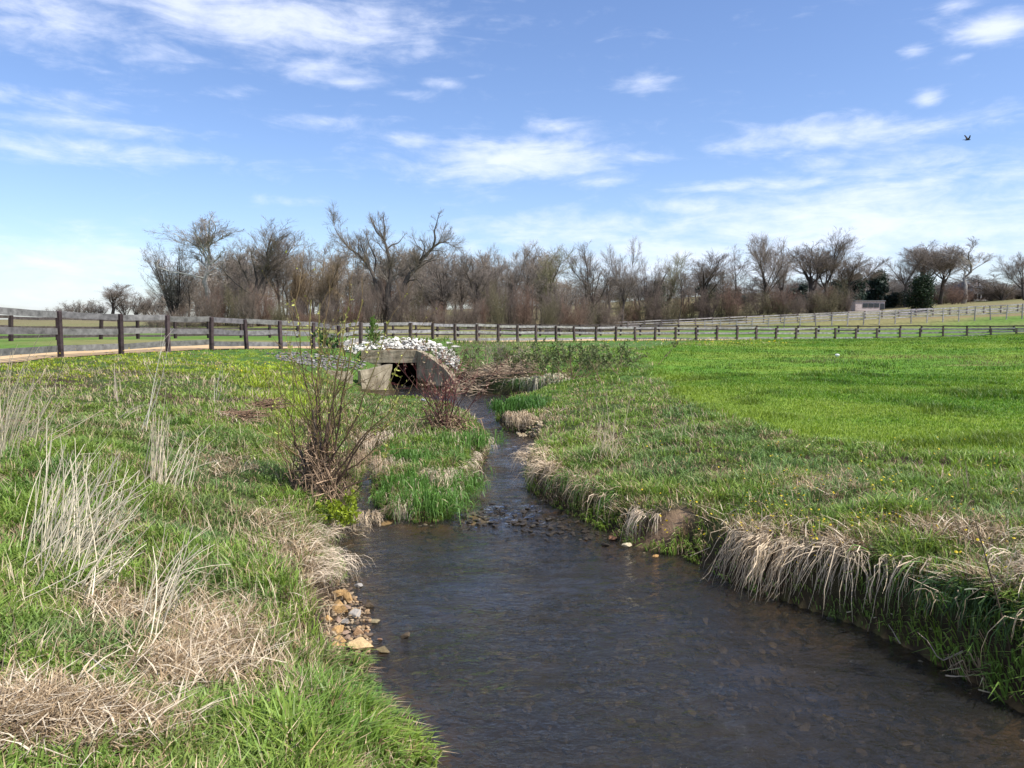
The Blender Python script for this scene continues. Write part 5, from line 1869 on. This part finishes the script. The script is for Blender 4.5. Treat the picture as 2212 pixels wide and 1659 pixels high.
# ------------------------------------------------------------------ evergreens
def evergreen(u, vtop, vbase, y, half, label, col, seed, cone=0.0, n=5200, group=None, lobes=9, name='evergreen_tree', lf=.32):
    rng = np.random.default_rng(seed)
    s = y / F
    b = at_y(u, vbase, y)
    b[2] = gz(b[0], b[1]).item() - .1
    H = at_y(u, vtop, y)[2] - b[2]
    R = half * s
    r = root(name, tuple(b), label, 'tree', group)
    acc = Acc()
    tubes(acc, np.array([[(0, 0, 0), (.02 * H, 0, .4 * H), (0, .02 * H, .85 * H)]]), np.array([[.035, .025, .008]]) * H, 6, (.07, .05, .04))
    link('trunk', acc.mesh('trunk'), M_BARK, r)
    # lobes of needle clumps
    zc = rng.uniform(.12, .82, lobes) * H
    prof = np.where(zc / H < .35, .75 + zc / H * .7, 1.0 - cone * (zc / H - .35) * 1.4 - (1 - cone) * np.clip(zc / H - .6, 0, 1) * 1.2)
    an = rng.uniform(0, 6.28, lobes)
    rr = R * .55 * prof * rng.uniform(.4, 1, lobes)
    cen = np.stack([rr * np.cos(an), rr * np.sin(an), zc], 1)
    rad = np.stack([R * prof * .58, R * prof * .58, H * .2 * np.ones(lobes)], 1) * rng.uniform(.6, 1.2, (lobes, 1))
    k = rng.integers(lobes, size=n)
    d = rng.normal(size=(n, 3))
    d /= np.linalg.norm(d, axis=1, keepdims=True)
    P = cen[k] + d * rad[k] * (rng.uniform(.35, 1.0, (n, 1)) + (rng.random((n, 1)) < .12) * rng.uniform(0, .45, (n, 1)))
    P[:, 2] = np.clip(P[:, 2], .03 * H, H)
    nn = d * .7 + rng.normal(size=(n, 3)) * .6 + (0, 0, .3)
    nn /= np.linalg.norm(nn, axis=1, keepdims=True)
    t1 = np.cross(nn, rng.normal(size=(n, 3)))
    t1 /= np.linalg.norm(t1, axis=1, keepdims=True)
    t2 = np.cross(nn, t1)
    L = lf * rng.uniform(.6, 1.4, (n, 1)) * (R / 3.5) ** .5
    V = np.stack([P - t1 * L * .5, P + t2 * L * .3, P + t1 * L * .6, P - t2 * L * .3], 1)
    C = (np.array(col) * rng.uniform(.6, 1.4, (n, 1)) * rng.uniform(.85, 1.2, lobes)[k][:, None]).repeat(4, 0)
    acc = Acc()
    acc.add(V.reshape(-1, 3), q=np.arange(n * 4).reshape(-1, 4), c=C)
    link('crown', acc.mesh('crown'), M_LEAF, r)
    return r


evergreen(1990, 588, 662, 140, 37, 'dense dark conifer standing by the fence at right', (.020, .035, .014), 401, .45, 9000, lobes=16)
EG = (.030, .048, .034)
evergreen(1838, 588, 670, 178, 34, 'large dark evergreen above the pinkish shed', EG, 402, .1, lf=.6)
evergreen(1893, 584, 669, 180, 30, 'taller round topped dark evergreen right above the shed', EG, 403, .25, lf=.6)
evergreen(1926, 618, 668, 183, 18, 'lower dark evergreen left of the conifer by the fence', EG, 404, .1, lf=.6)
evergreen(1800, 600, 671, 182, 24, 'dark evergreen partly behind the tallest right hand bare tree', EG, 405, .2, lf=.6)
evergreen(1528, 614, 684, 176, 36, 'round dark evergreen behind the bare trees, two thirds across', (.026, .040, .028), 406, 0, lf=.55)
evergreen(1585, 624, 681, 178, 28, 'low dark evergreen just right of the round dark one', (.03, .045, .034), 407, 0, lf=.55)
evergreen(1725, 610, 674, 178, 26, 'dark flat evergreen behind the bare tree with the low spreading fork', (.026, .040, .030), 408, .2, lf=.55)
evergreen(1420, 602, 690, 176, 30, 'dusky green evergreen hidden behind the wide low bare tree', (.045, .062, .035), 409, .2, lf=.55)


# ------------------------------------------------------------------ buildings
def boxpart(name, parent, sx, sy, sz, c, mat):
    v, q = box_arr(sx, sy, sz, c)
    return link(name, mesh_np(name, v, [q]), mat, parent)


def gable_roof(name, parent, sx, sy, z, h, mat, over=.3):
    X, Y = sx / 2 + over, sy / 2 + over
    V = np.array([(-X, -Y, z), (X, -Y, z), (X, Y, z), (-X, Y, z), (-X, 0, z + h), (X, 0, z + h), (-X, -Y, z - .15), (X, -Y, z - .15), (X, Y, z - .15), (-X, Y, z - .15)])
    return link(name, mesh_np(name, V, [np.array([(0, 1, 5, 4), (2, 3, 4, 5), (6, 7, 1, 0), (8, 9, 3, 2), (9, 8, 7, 6)]), np.array([(3, 0, 4), (1, 2, 5)])]), mat, parent)


M_WHITE, M_PINK, M_ROOF, M_DK, M_TANH = plain_mat('white_wall', (.62, .62, .62)), plain_mat('pink_wall', (.50, .42, .40)), plain_mat('grey_roof', (.20, .20, .21)), plain_mat('dark_glass', (.03, .035, .04), .2), plain_mat('tan_wall', (.42, .36, .24))
y = 192
p = at_y(2094, 658, y)
p[2] = gz(p[0], p[1]).item() - .2
h = root('house', tuple(p), 'white house half hidden behind the pale sycamore at right', 'house')
h.rotation_euler.z = .5
sc = y / F
boxpart('wall', h, 52 * sc, 5.5, 30 * sc, (0, 0, 15 * sc), M_WHITE)
gable_roof('roof', h, 52 * sc, 5.5, 30 * sc, 12 * sc, M_ROOF)
for i in range(4):
    for j in range(2):
        w = boxpart('window', h, .9, .12, 1.2, ((i - 1.5) * 1.5, -2.79, 1.3 + j * 1.9), M_DK)
boxpart('chimney', h, .7, .7, 1.8, (2.0, 0, 30 * sc + 1.3), M_PINK)
y = 172
p = at_y(1871, 673, y)
p[2] = gz(p[0], p[1]).item() - .1
h = root('shed', tuple(p), 'low pinkish shed with a dark doorway behind the far fence', 'shed')
sc = y / F
boxpart('wall', h, 62 * sc, 3.5, 20 * sc, (0, 0, 10 * sc), M_PINK)
boxpart('roof', h, 64 * sc, 3.9, .18, (0, 0, 20 * sc + .09), M_ROOF)
boxpart('door', h, .9, .1, 1.6, (26 * sc, -1.79, .8), M_DK)
for i in range(3):
    boxpart('window', h, 1.1, .1, .9, ((-10 + i * 12) * sc, -1.79, 1.2), M_DK)
y = 250
p = at_y(1838, 648, y)
p[2] = gz(p[0], p[1]).item() - .2
h = root('house', tuple(p), 'tan gabled house among the evergreens above the shed', 'house')
sc = y / F
boxpart('wall', h, 46 * sc, 5, 26 * sc, (0, 0, 13 * sc), M_TANH)
gable_roof('roof', h, 46 * sc, 5, 26 * sc, 9 * sc, M_ROOF)
for i in range(3):
    boxpart('window', h, 1.0, .12, 1.2, ((i - 1) * 2.2, -2.54, 2.4), M_DK)

# ------------------------------------------------------------------ willow bush in the foreground
rng = np.random.default_rng(501)
wb = np.array(gp(690, 1082))
yw = wb[1]
TIPS = [((690, 1080), (676, 940), (660, 800), (634, 645), .4), ((695, 1080), (686, 930), (672, 800), (672, 648), .1), ((697, 1075), (700, 940), (690, 820), (691, 655), .2), ((700, 1075), (712, 930), (722, 800), (757, 640), -.2),
        ((705, 1070), (722, 930), (735, 810), (755, 665), -.4), ((707, 1075), (735, 920), (750, 800), (784, 650), -.1), ((700, 1072), (690, 900), (688, 830), (700, 690), .5), ((710, 1075), (745, 960), (800, 850), (842, 690), -.3),
        ((680, 1080), (650, 960), (618, 900), (606, 800), .3), ((678, 1085), (645, 1000), (628, 900), (640, 760), .2), ((676, 1085), (640, 1010), (605, 950), (590, 860), .0), ((715, 1080), (770, 960), (830, 905), (858, 850), -.3),
        ((712, 1085), (760, 1000), (800, 930), (870, 765), -.2), ((715, 1085), (770, 1010), (820, 960), (856, 880), .2), ((690, 1080), (680, 960), (640, 860), (624, 740), .5), ((702, 1080), (712, 980), (700, 880), (716, 740), .3),
        ((684, 1085), (630, 1030), (615, 985), (602, 900), -.2), ((718, 1085), (780, 1030), (825, 1000), (840, 960), .1), ((697, 1080), (690, 1000), (720, 900), (800, 740), .1)]
pl = Plant(rng)
Pl, Rl = [], []
for a0, a1, a2, a3, off in TIPS:
    q = np.array([at_y(*a0, yw), at_y(*a1, yw + off * .4), at_y(*a2, yw + off * .8), at_y(*a3, yw + off)])
    q[0] = wb + rng.normal(size=3) * (.09, .09, .02)
    t = np.linspace(0, 3, 9)
    Q_ = np.stack([np.interp(t, np.arange(4), q[:, k]) for k in range(3)], 1)
    for _ in range(2):
        Q_[1:-1] = (Q_[:-2] + 2 * Q_[1:-1] + Q_[2:]) / 4
    Q_[2:-1] += rng.normal(size=(6, 3)) * .028
    Pl.append(Q_ - wb)
    Rl.append(np.linspace(1, .34, 9) * rng.uniform(.010, .018))
pl.seed(np.array(Pl), np.array(Rl))
pl.grow(9, .6, .30, 5, .12, .8, .05, .13, .5, .0040, .3)
pl.grow(4, .6, .4, 4, .2, .95, .05, .14, .6, .0028)
r = root('willow_bush', tuple(wb), 'leafless budding willow bush with many thin stems on the left bank', 'bush')
acc = Acc()
P, R = pl.lv[0]
tz_ = np.linspace(0, 1, 9)
cst = mixc(np.array((.095, .06, .042)), np.array((.22, .19, .06)), ss(.35, 1.0, tz_))
tubes(acc, P, R, 6, cst[None])
# stubby trunks
TP = np.array([[(-.04, 0, -.1), (-.01, 0, .5), (-.07, .02, 1.25)], [(.05, .02, -.1), (.08, 0, .45), (.17, 0, 1.2)], [(0, -.06, -.1), (.03, -.07, .4), (.05, -.05, .95)], [(-.1, .0, -.1), (-.15, -.02, .35), (-.26, 0, .7)]])
tubes(acc, TP, np.array([[.06, .038, .016]] * 4), 7, (.13, .10, .078))
link('stems', acc.mesh('stems', True), M_BARK, r)
acc = Acc()
for k in (1, 2):
    P, R = pl.lv[k]
    tubes(acc, P, R, 4, (np.array((.18, .125, .06)) * rng.uniform(.5, 1.5, (len(P), 1)))[:, None])
link('twigs', acc.mesh('twigs', True), M_TWIG, r)


def buds(acc, lv, n, size, col, rng, t0=.45):
    for P, R in lv:
        B, m, _ = P.shape
        k = rng.integers(B, size=n)
        t = rng.uniform(t0, 1, n) * (m - 1)
        i0 = np.minimum(t.astype(int), m - 2)
        f = (t - i0)[:, None]
        p = P[k, i0] * (1 - f) + P[k, i0 + 1] * f
        d = rng.normal(size=(n, 3)) + (0, 0, .8)
        d /= np.linalg.norm(d, axis=1, keepdims=True)
        sd = np.cross(d, rng.normal(size=(n, 3)))
        sd /= np.linalg.norm(sd, axis=1, keepdims=True)
        L = size * rng.uniform(.5, 1.5, (n, 1))
        V = np.stack([p, p + d * L * .5 + sd * L * .28, p + d * L, p + d * L * .5 - sd * L * .28], 1)
        C = (np.array(col) * rng.uniform(.65, 1.3, (n, 1))).repeat(4, 0)
        acc.add(V.reshape(-1, 3), q=np.arange(n * 4).reshape(-1, 4), c=C)


acc = Acc()
buds(acc, pl.lv[:1], 330, .05, (.46, .47, .12), rng, .7)
buds(acc, pl.lv[1:], 170, .034, (.36, .38, .08), rng, .6)
link('willow_buds', acc.mesh('willow_buds'), M_LEAF, r)  # the willow's buds, set along its stems and twigs
# flood debris caught in the willow
rng = np.random.default_rng(502)
n = 620
th_ = rng.uniform(0, 6.28, n)
rr = rng.uniform(.02, .46, n)
zz_ = rng.uniform(.0, .8, n) ** 1.4
rr = rr * (1.15 - 1.0 * zz_)
B = np.stack([rr * np.cos(th_) + .1 * np.sin(th_ * 2), rr * np.sin(th_) * .8, zz_], 1)
dv = np.stack([-np.sin(th_) * .5, np.cos(th_) * .5, rng.normal(size=n) * 1.0 - .4], 1) * rng.uniform(.05, .22, (n, 1)) + rng.normal(size=(n, 3)) * .08
acc = Acc()
tubes(acc, np.stack([B - dv, B + rng.normal(size=(n, 3)) * .02, B + dv], 1), np.tile([.006, .006, .003], (n, 1)) * rng.uniform(.6, 1.5, (n, 1)), 3, (np.array((.24, .165, .105)) * rng.uniform(.4, 1.8, (n, 1)))[:, None])
link('flood_debris', acc.mesh('flood_debris'), M_TWIG, None, 'brown matted flood debris caught round the foot of the willow bush', 'debris', loc=tuple(wb))
# straw caught right of the willow
p = gp(745, 1020, .12)
arch_clump([(p[0] - .25, p[1], p[2]), (p[0] + .3, p[1], p[2] + .1)], [(-1, -.5), (0, -1), (1, -.5)], 320, .45, (.42, .30, .19), 'brown straw tangle right of the willow foot', 360, .007, .14, .6, .14)


def small_bush(name, label, u, v, n, h, lean, scol, tcol, seed, leaf=None, nl=0, ls=.03, r0=.008, cat='bush', wide=.25, grow=((5, .6, .4), (4, .6, .45)), base_sp=.06):
    rng = np.random.default_rng(seed)
    p = np.array(gp(u, v))
    a = rng.uniform(0, 6.28, n)
    tl = rng.uniform(.05, 1, n) * lean
    t = np.linspace(0, 1, 7)
    d = np.stack([np.cos(a) * tl, np.sin(a) * tl, np.ones(n)], 1)
    P = d[:, None] * (t[None, :, None] ** .95 * h * rng.uniform(.55, 1.05, n)[:, None, None]) + rng.normal(size=(n, 1, 3)) * (base_sp * wide * 4, base_sp * wide * 4, .01) + np.cumsum(rng.normal(size=(n, 7, 3)) * .02 * h, 1) * t[None, :, None]
    pl = Plant(rng)
    pl.seed(P, np.linspace(1, .4, 7)[None] * r0 * rng.uniform(.7, 1.3, (n, 1)))
    for (m, an, ra) in grow:
        pl.grow(m, an, ra, 4, .25, .97, .08, .14, .6, r0 * .3)
    r = root(name, tuple(p), label, cat)
    a_, b_2 = Acc(), Acc()
    z0 = np.zeros((n, 1))
    run = np.stack([P[:, 0] * 0 + (0, 0, -.03), P[:, 0] * .5 + (0, 0, .02), P[:, 0] + (0, 0, .01)], 1)
    tubes(a_, run, np.full((n, 3), r0 * .8), 4, scol)
    tubes(a_, *pl.lv[0], 5, scol)
    for q in pl.lv[1:]:
        tubes(b_2, *q, 3, (np.array(tcol) * rng.uniform(.6, 1.3, (len(q[0]), 1)))[:, None])
    link('stems', a_.mesh('stems', True), M_TWIG, r)
    link('twigs', b_2.mesh('twigs'), M_TWIG, r)
    if leaf is not None:
        acc = Acc()
        buds(acc, pl.lv[1:], nl, ls, leaf, rng, .1)
        link('leaves', acc.mesh('leaves'), M_LEAF, r)
    return r, p, pl


# red stemmed bush at the water
r, p, pl = small_bush('red_stemmed_bush', 'red stemmed leafless bush with caught dead leaves between the culvert and the narrows', 958, 938, 26, 1.45, .95, (.10, .045, .04), (.17, .045, .045), 511, (.34, .24, .16), 240, .06, .011, wide=.5)
rng = np.random.default_rng(512)
n = 330
B = rng.normal(size=(n, 3)) * (.3, .25, .18) + (0, 0, .2)
B[:, 2] = np.abs(B[:, 2])
dv = rng.normal(size=(n, 3)) * (.12, .12, .08)
acc = Acc()
tubes(acc, np.stack([B - dv, B + rng.normal(size=(n, 3)) * .03, B + dv], 1), np.tile([.009, .008, .004], (n, 1)), 3, (np.array((.24, .16, .10)) * rng.uniform(.4, 1.6, (n, 1)))[:, None])
link('flood_debris', acc.mesh('flood_debris'), M_TWIG, None, 'brown dead stems matted at the foot of the red stemmed bush', 'debris', loc=tuple(p))
small_bush('bramble_bush', 'green leafy bramble bush on the right bank beyond the pool', 1238, 812, 46, .95, 1.6, (.17, .11, .07), (.20, .15, .09), 521, (.10, .13, .045), 1700, .075, .012, wide=1.0, base_sp=.32)
small_bush('bramble_bush', 'sparser olive bramble left of the green leafy bramble', 1170, 808, 26, .7, 1.7, (.20, .13, .09), (.20, .15, .08), 522, (.12, .14, .05), 700, .09, .010, wide=1.0, base_sp=.4)
small_bush('thorn_bush', 'brown leafless thorn bush right of the culvert stones', 1030, 806, 44, 1.35, .9, (.13, .09, .07), (.23, .165, .13), 523, None, 0, .03, .010, wide=1.0, base_sp=.3, grow=((6, .6, .4), (5, .6, .5)))
small_bush('thorn_bush', 'grey brown leafless thorn bush right of the brown one by the culvert', 1085, 800, 36, 1.2, .8, (.16, .13, .10), (.30, .25, .20), 524, None, 0, .03, .009, wide=1.0, base_sp=.3, grow=((6, .6, .4), (5, .6, .5)))
small_bush('thorn_bush', 'small dark tangled thorn bush against the right wing of the culvert', 1005, 800, 24, .8, 1.2, (.09, .06, .045), (.14, .10, .07), 525, (.10, .11, .04), 300, .07, .009, wide=1.0, base_sp=.25)
small_bush('sapling', 'thin straight bare sapling among the thorn bushes', 1052, 815, 1, 2.0, .02, (.34, .25, .16), (.26, .2, .14), 526, None, 0, .03, .022, wide=.1, grow=((7, .6, .2), (4, .6, .4)), cat='sapling')
small_bush('young_shrub', 'little bright green leafed shrub at the water below the willow', 752, 1150, 9, .42, 1.3, (.08, .06, .04), (.14, .12, .05), 527, (.26, .32, .03), 420, .05, .005, wide=.5, cat='shrub')
small_bush('young_shrub', 'green leafed weed in front of the culvert stones', 806, 752, 9, 1.0, .35, (.10, .14, .04), (.12, .16, .04), 528, (.12, .20, .04), 300, .10, .01, wide=.5, cat='shrub')
small_bush('young_shrub', 'leafy dark weed patch on the gravel left of the culvert', 708, 768, 9, .9, .5, (.10, .12, .04), (.12, .16, .04), 529, (.06, .12, .03), 360, .10, .01, wide=.6, cat='shrub')

# ------------------------------------------------------------------ small white lump in the field, orange litter by the culvert, bird
p = gp(1808, 773)
V, Fc = stone_arr(np.random.default_rng(5), ICO2, np.array([.12, .1, .085]), 8, .03)
link('field_stone', mesh_np('field_stone', V, [Fc], (.8, .78, .76)), M_STONE, label='small white stone lying alone in the bright green field', cat='stone', loc=(p[0], p[1], p[2] + .09))
bq = at_y(2090, 302, 60)
rng = np.random.default_rng(9)
a = Acc()
tb = np.linspace(0, 1, 9)
body = np.stack([(tb - .5) * .62, tb * 0, (tb - .5) * .03], 1)
rad = np.array([.012, .045, .06, .062, .058, .05, .042, .04, .012])
tubes(a, body[None], rad[None], 8, (.02, .016, .015))
# wings: near one raised up and back, far one foreshortened; tail fan
for sgn, (ex, ez) in ((1, (-.20, .50)), (-1, (-.05, .34))):
    st = np.linspace(0, 1, 7)
    le = np.stack([.13 + ex * st + .05 * np.sin(st * PI), sgn * .05 + sgn * .28 * st, .02 + ez * st], 1)
    te = le + np.stack([-(.24 - .14 * st), 0 * st, -.02 - .02 * st], 1)
    V = np.concatenate([le, te, le + (0, 0, .012), te + (0, 0, .012)])
    q = []
    for i in range(6):
        q += [(i, i + 1, 8 + i, 7 + i), (14 + i, 21 + i, 22 + i, 15 + i), (i, 14 + i, 15 + i, i + 1), (7 + i, 8 + i, 22 + i, 21 + i)]
    q.append((6, 20, 27, 13))
    a.add(V, q=np.array(q), c=(.025, .02, .02))
V = np.array([(-.28, -.03, 0), (-.28, .03, 0), (-.46, .09, -.01), (-.46, -.09, -.01), (-.28, -.03, .012), (-.28, .03, .012), (-.46, .09, .002), (-.46, -.09, .002)])
a.add(V, q=np.array([(0, 1, 2, 3), (4, 7, 6, 5), (0, 4, 5, 1), (1, 5, 6, 2), (2, 6, 7, 3), (3, 7, 4, 0)]), c=(.025, .02, .02))
o = link('bird', a.mesh('bird', True), M_TWIG, label='dark bird flying with one wing raised in the sky at right', cat='bird', loc=tuple(bq))
o.scale = (.8, .8, .8)

# ------------------------------------------------------------------ sky, sun, camera
SUN_EL, SUN_AZ = math.radians(53), math.radians(116)     # azimuth clockwise from +Y
sd = Vector((math.sin(SUN_AZ) * math.cos(SUN_EL), math.cos(SUN_AZ) * math.cos(SUN_EL), math.sin(SUN_EL)))
L = bpy.data.lights.new('sun', 'SUN')
L.energy = 5.0
L.angle = math.radians(.5)
L.color = (1, .96, .9)
lo = bpy.data.objects.new('sun', L)
COL.objects.link(lo)
lo.rotation_euler = sd.to_track_quat('Z', 'Y').to_euler()
lo.location = (20, -10, 40)

W = bpy.data.worlds.new('World')
S.world = W
W.use_nodes = True
nt = W.node_tree
for n_ in list(nt.nodes):
    nt.nodes.remove(n_)
out = nt.nodes.new('ShaderNodeOutputWorld')
bg = nt.nodes.new('ShaderNodeBackground')
bg.inputs['Strength'].default_value = .105
sky = nt.nodes.new('ShaderNodeTexSky')
sky.sky_type = 'NISHITA'
sky.sun_disc = False
sky.sun_elevation = SUN_EL
sky.sun_rotation = SUN_AZ
sky.air_density = 1.0
sky.dust_density = .6
sky.ozone_density = 2.0
geo = nt.nodes.new('ShaderNodeNewGeometry')
tc = nt.nodes.new('ShaderNodeTexCoord')
sx = nt.nodes.new('ShaderNodeSeparateXYZ')
nt.links.new(tc.outputs['Generated'], sx.inputs[0])


def M(op, a, b=None, c=None):
    n_ = nt.nodes.new('ShaderNodeMath')
    n_.operation = op
    for i, q in enumerate((a, b, c)):
        if q is None:
            continue
        if isinstance(q, (int, float)):
            n_.inputs[i].default_value = q
        else:
            nt.links.new(q, n_.inputs[i])
    return n_.outputs[0]


az_ = M('ARCTAN2', sx.outputs['X'], sx.outputs['Y'])
el_ = M('ARCSINE', sx.outputs['Z'])
cmb = nt.nodes.new('ShaderNodeCombineXYZ')
nt.links.new(az_, cmb.inputs[0])
nt.links.new(el_, cmb.inputs[1])
AE = cmb.outputs[0]


def dirang(u, v):
    dx, dy, dz = ray(u, v)
    n_ = math.sqrt(dx * dx + dy * dy + dz * dz)
    return math.atan2(dx, dy), math.asin(dz / n_)


# clouds by direction: (u, v, half width, half height, strength, streaky?)
CL = [(560, 40, 300, 62, .95), (150, 45, 220, 70, .62), (770, 60, 110, 62, .75), (320, 118, 100, 34, .62), (690, 148, 120, 30, .66), (755, 178, 66, 20, .66), (510, 192, 70, 18, .5),
      (80, 215, 170, 24, .5), (190, 270, 210, 20, .6), (190, 332, 270, 28, .58), (700, 262, 100, 20, .5), (1110, 345, 190, 44, .95), (905, 305, 90, 20, .6), (1180, 272, 50, 16, .75), (920, 102, 34, 26, .62), (1400, 180, 56, 20, .68),
      (870, 202, 40, 10, .5), (950, 180, 40, 9, .42), (2150, 62, 80, 28, 1.05), (1975, 112, 40, 13, .75), (2085, 122, 24, 9, .5), (2005, 215, 36, 20, .8), (2070, 10, 60, 16, .7), (1800, 290, 330, 34, .66), (2000, 350, 260, 40, .5), (1790, 350, 60, 24, .62),
      (1380, 342, 70, 15, .5), (1300, 392, 60, 9, .55), (1560, 400, 130, 14, .62), (1720, 400, 110, 18, .66), (1900, 430, 260, 60, .72), (1500, 445, 150, 24, .62), (1800, 500, 460, 75, .95), (1250, 505, 240, 45, .7), (1600, 570, 700, 62, .8),
      (2250, 480, 200, 110, .7), (640, 435, 90, 12, .38), (130, 560, 260, 46, .72), (100, 640, 320, 46, .5)]
mask = None
for (u, v, hu, hv, st) in CL:
    a0, e0 = dirang(u, v)
    a1, _ = dirang(u + hu, v)
    _, e1 = dirang(u, v - hv)
    n1 = nt.nodes.new('ShaderNodeVectorMath')
    n1.operation = 'SUBTRACT'
    nt.links.new(AE, n1.inputs[0])
    n1.inputs[1].default_value = (a0, e0, 0)
    n2 = nt.nodes.new('ShaderNodeVectorMath')
    n2.operation = 'MULTIPLY'
    nt.links.new(n1.outputs[0], n2.inputs[0])
    n2.inputs[1].default_value = (1 / max(1e-4, abs(a1 - a0)), 1 / max(1e-4, abs(e1 - e0)), 0)
    n3 = nt.nodes.new('ShaderNodeVectorMath')
    n3.operation = 'DOT_PRODUCT'
    nt.links.new(n2.outputs[0], n3.inputs[0])
    nt.links.new(n2.outputs[0], n3.inputs[1])
    g = M('MULTIPLY', M('POWER', 2.0, M('MULTIPLY', n3.outputs['Value'], -.95)), st)
    mask = g if mask is None else M('MAXIMUM', mask, g)
# elsewhere in the sky a light scatter of cloud
outside = M('MULTIPLY', M('MINIMUM', M('MAXIMUM', M('MULTIPLY', M('SUBTRACT', M('ABSOLUTE', az_), .68), 3.0), 0.0), 1.0), .5)
mask = M('MAXIMUM', mask, outside)
# noise: streaky and puffy, in direction angles stretched along the horizon
mp1 = nt.nodes.new('ShaderNodeMapping')
mp1.inputs['Scale'].default_value = (9, 34, 1)
mp1.inputs['Rotation'].default_value = (0, 0, .06)
nt.links.new(AE, mp1.inputs['Vector'])
t1 = nt.nodes.new('ShaderNodeTexNoise')
t1.inputs['Scale'].default_value = 1.0
t1.inputs['Detail'].default_value = 10
t1.inputs['Roughness'].default_value = .62
t1.inputs['Distortion'].default_value = .9
nt.links.new(mp1.outputs[0], t1.inputs['Vector'])
mp2 = nt.nodes.new('ShaderNodeMapping')
mp2.inputs['Scale'].default_value = (26, 60, 1)
nt.links.new(AE, mp2.inputs['Vector'])
t2 = nt.nodes.new('ShaderNodeTexNoise')
t2.inputs['Scale'].default_value = 1.0
t2.inputs['Detail'].default_value = 7
t2.inputs['Roughness'].default_value = .6
nt.links.new(mp2.outputs[0], t2.inputs['Vector'])
ns = M('ADD', M('MULTIPLY', t1.outputs['Fac'], .62), M('MULTIPLY', t2.outputs['Fac'], .38))
dens = M('MULTIPLY', M('ADD', M('MULTIPLY', M('SUBTRACT', ns, .5), 1.35), M('MULTIPLY', M('SUBTRACT', mask, .46), .62)), 3.3)
mr = nt.nodes.new('ShaderNodeMapRange')
mr.interpolation_type = 'SMOOTHSTEP'
nt.links.new(dens, mr.inputs['Value'])
mr.inputs['From Min'].default_value = -.78
mr.inputs['From Max'].default_value = 1.5
mr.inputs['To Min'].default_value = 0
mr.inputs['To Max'].default_value = .74
mix = nt.nodes.new('ShaderNodeMix')
mix.data_type = 'RGBA'
nt.links.new(mr.outputs[0], mix.inputs['Factor'])
skc = nt.nodes.new('ShaderNodeMix')
skc.data_type = 'RGBA'
skc.blend_type = 'MULTIPLY'
skc.inputs['Factor'].default_value = 1
skc.inputs['B'].default_value = (1.06, 1.13, 1.36, 1)
nt.links.new(sky.outputs[0], skc.inputs['A'])
nt.links.new(skc.outputs['Result'], mix.inputs['A'])
mix.inputs['B'].default_value = (8.0, 8.4, 9.7, 1)
nt.links.new(mix.outputs['Result'], bg.inputs['Color'])
nt.links.new(bg.outputs[0], out.inputs[0])

cam = bpy.data.cameras.new('camera')
cam.sensor_width = 36
cam.lens = 36 * F / 2212
cam.clip_start = .1
cam.clip_end = 6000
co = bpy.data.objects.new('camera', cam)
COL.objects.link(co)
co.location = (0, 0, EYE)
co.rotation_euler = (PI / 2 - TH, 0, 0)
S.camera = co
S.view_settings.view_transform = 'Standard'
S.view_settings.look = 'None'
S.view_settings.exposure = .42
S.view_settings.gamma = 1
S.render.film_transparent = False
S.cycles.max_bounces = 8
S.cycles.transparent_max_bounces = 12
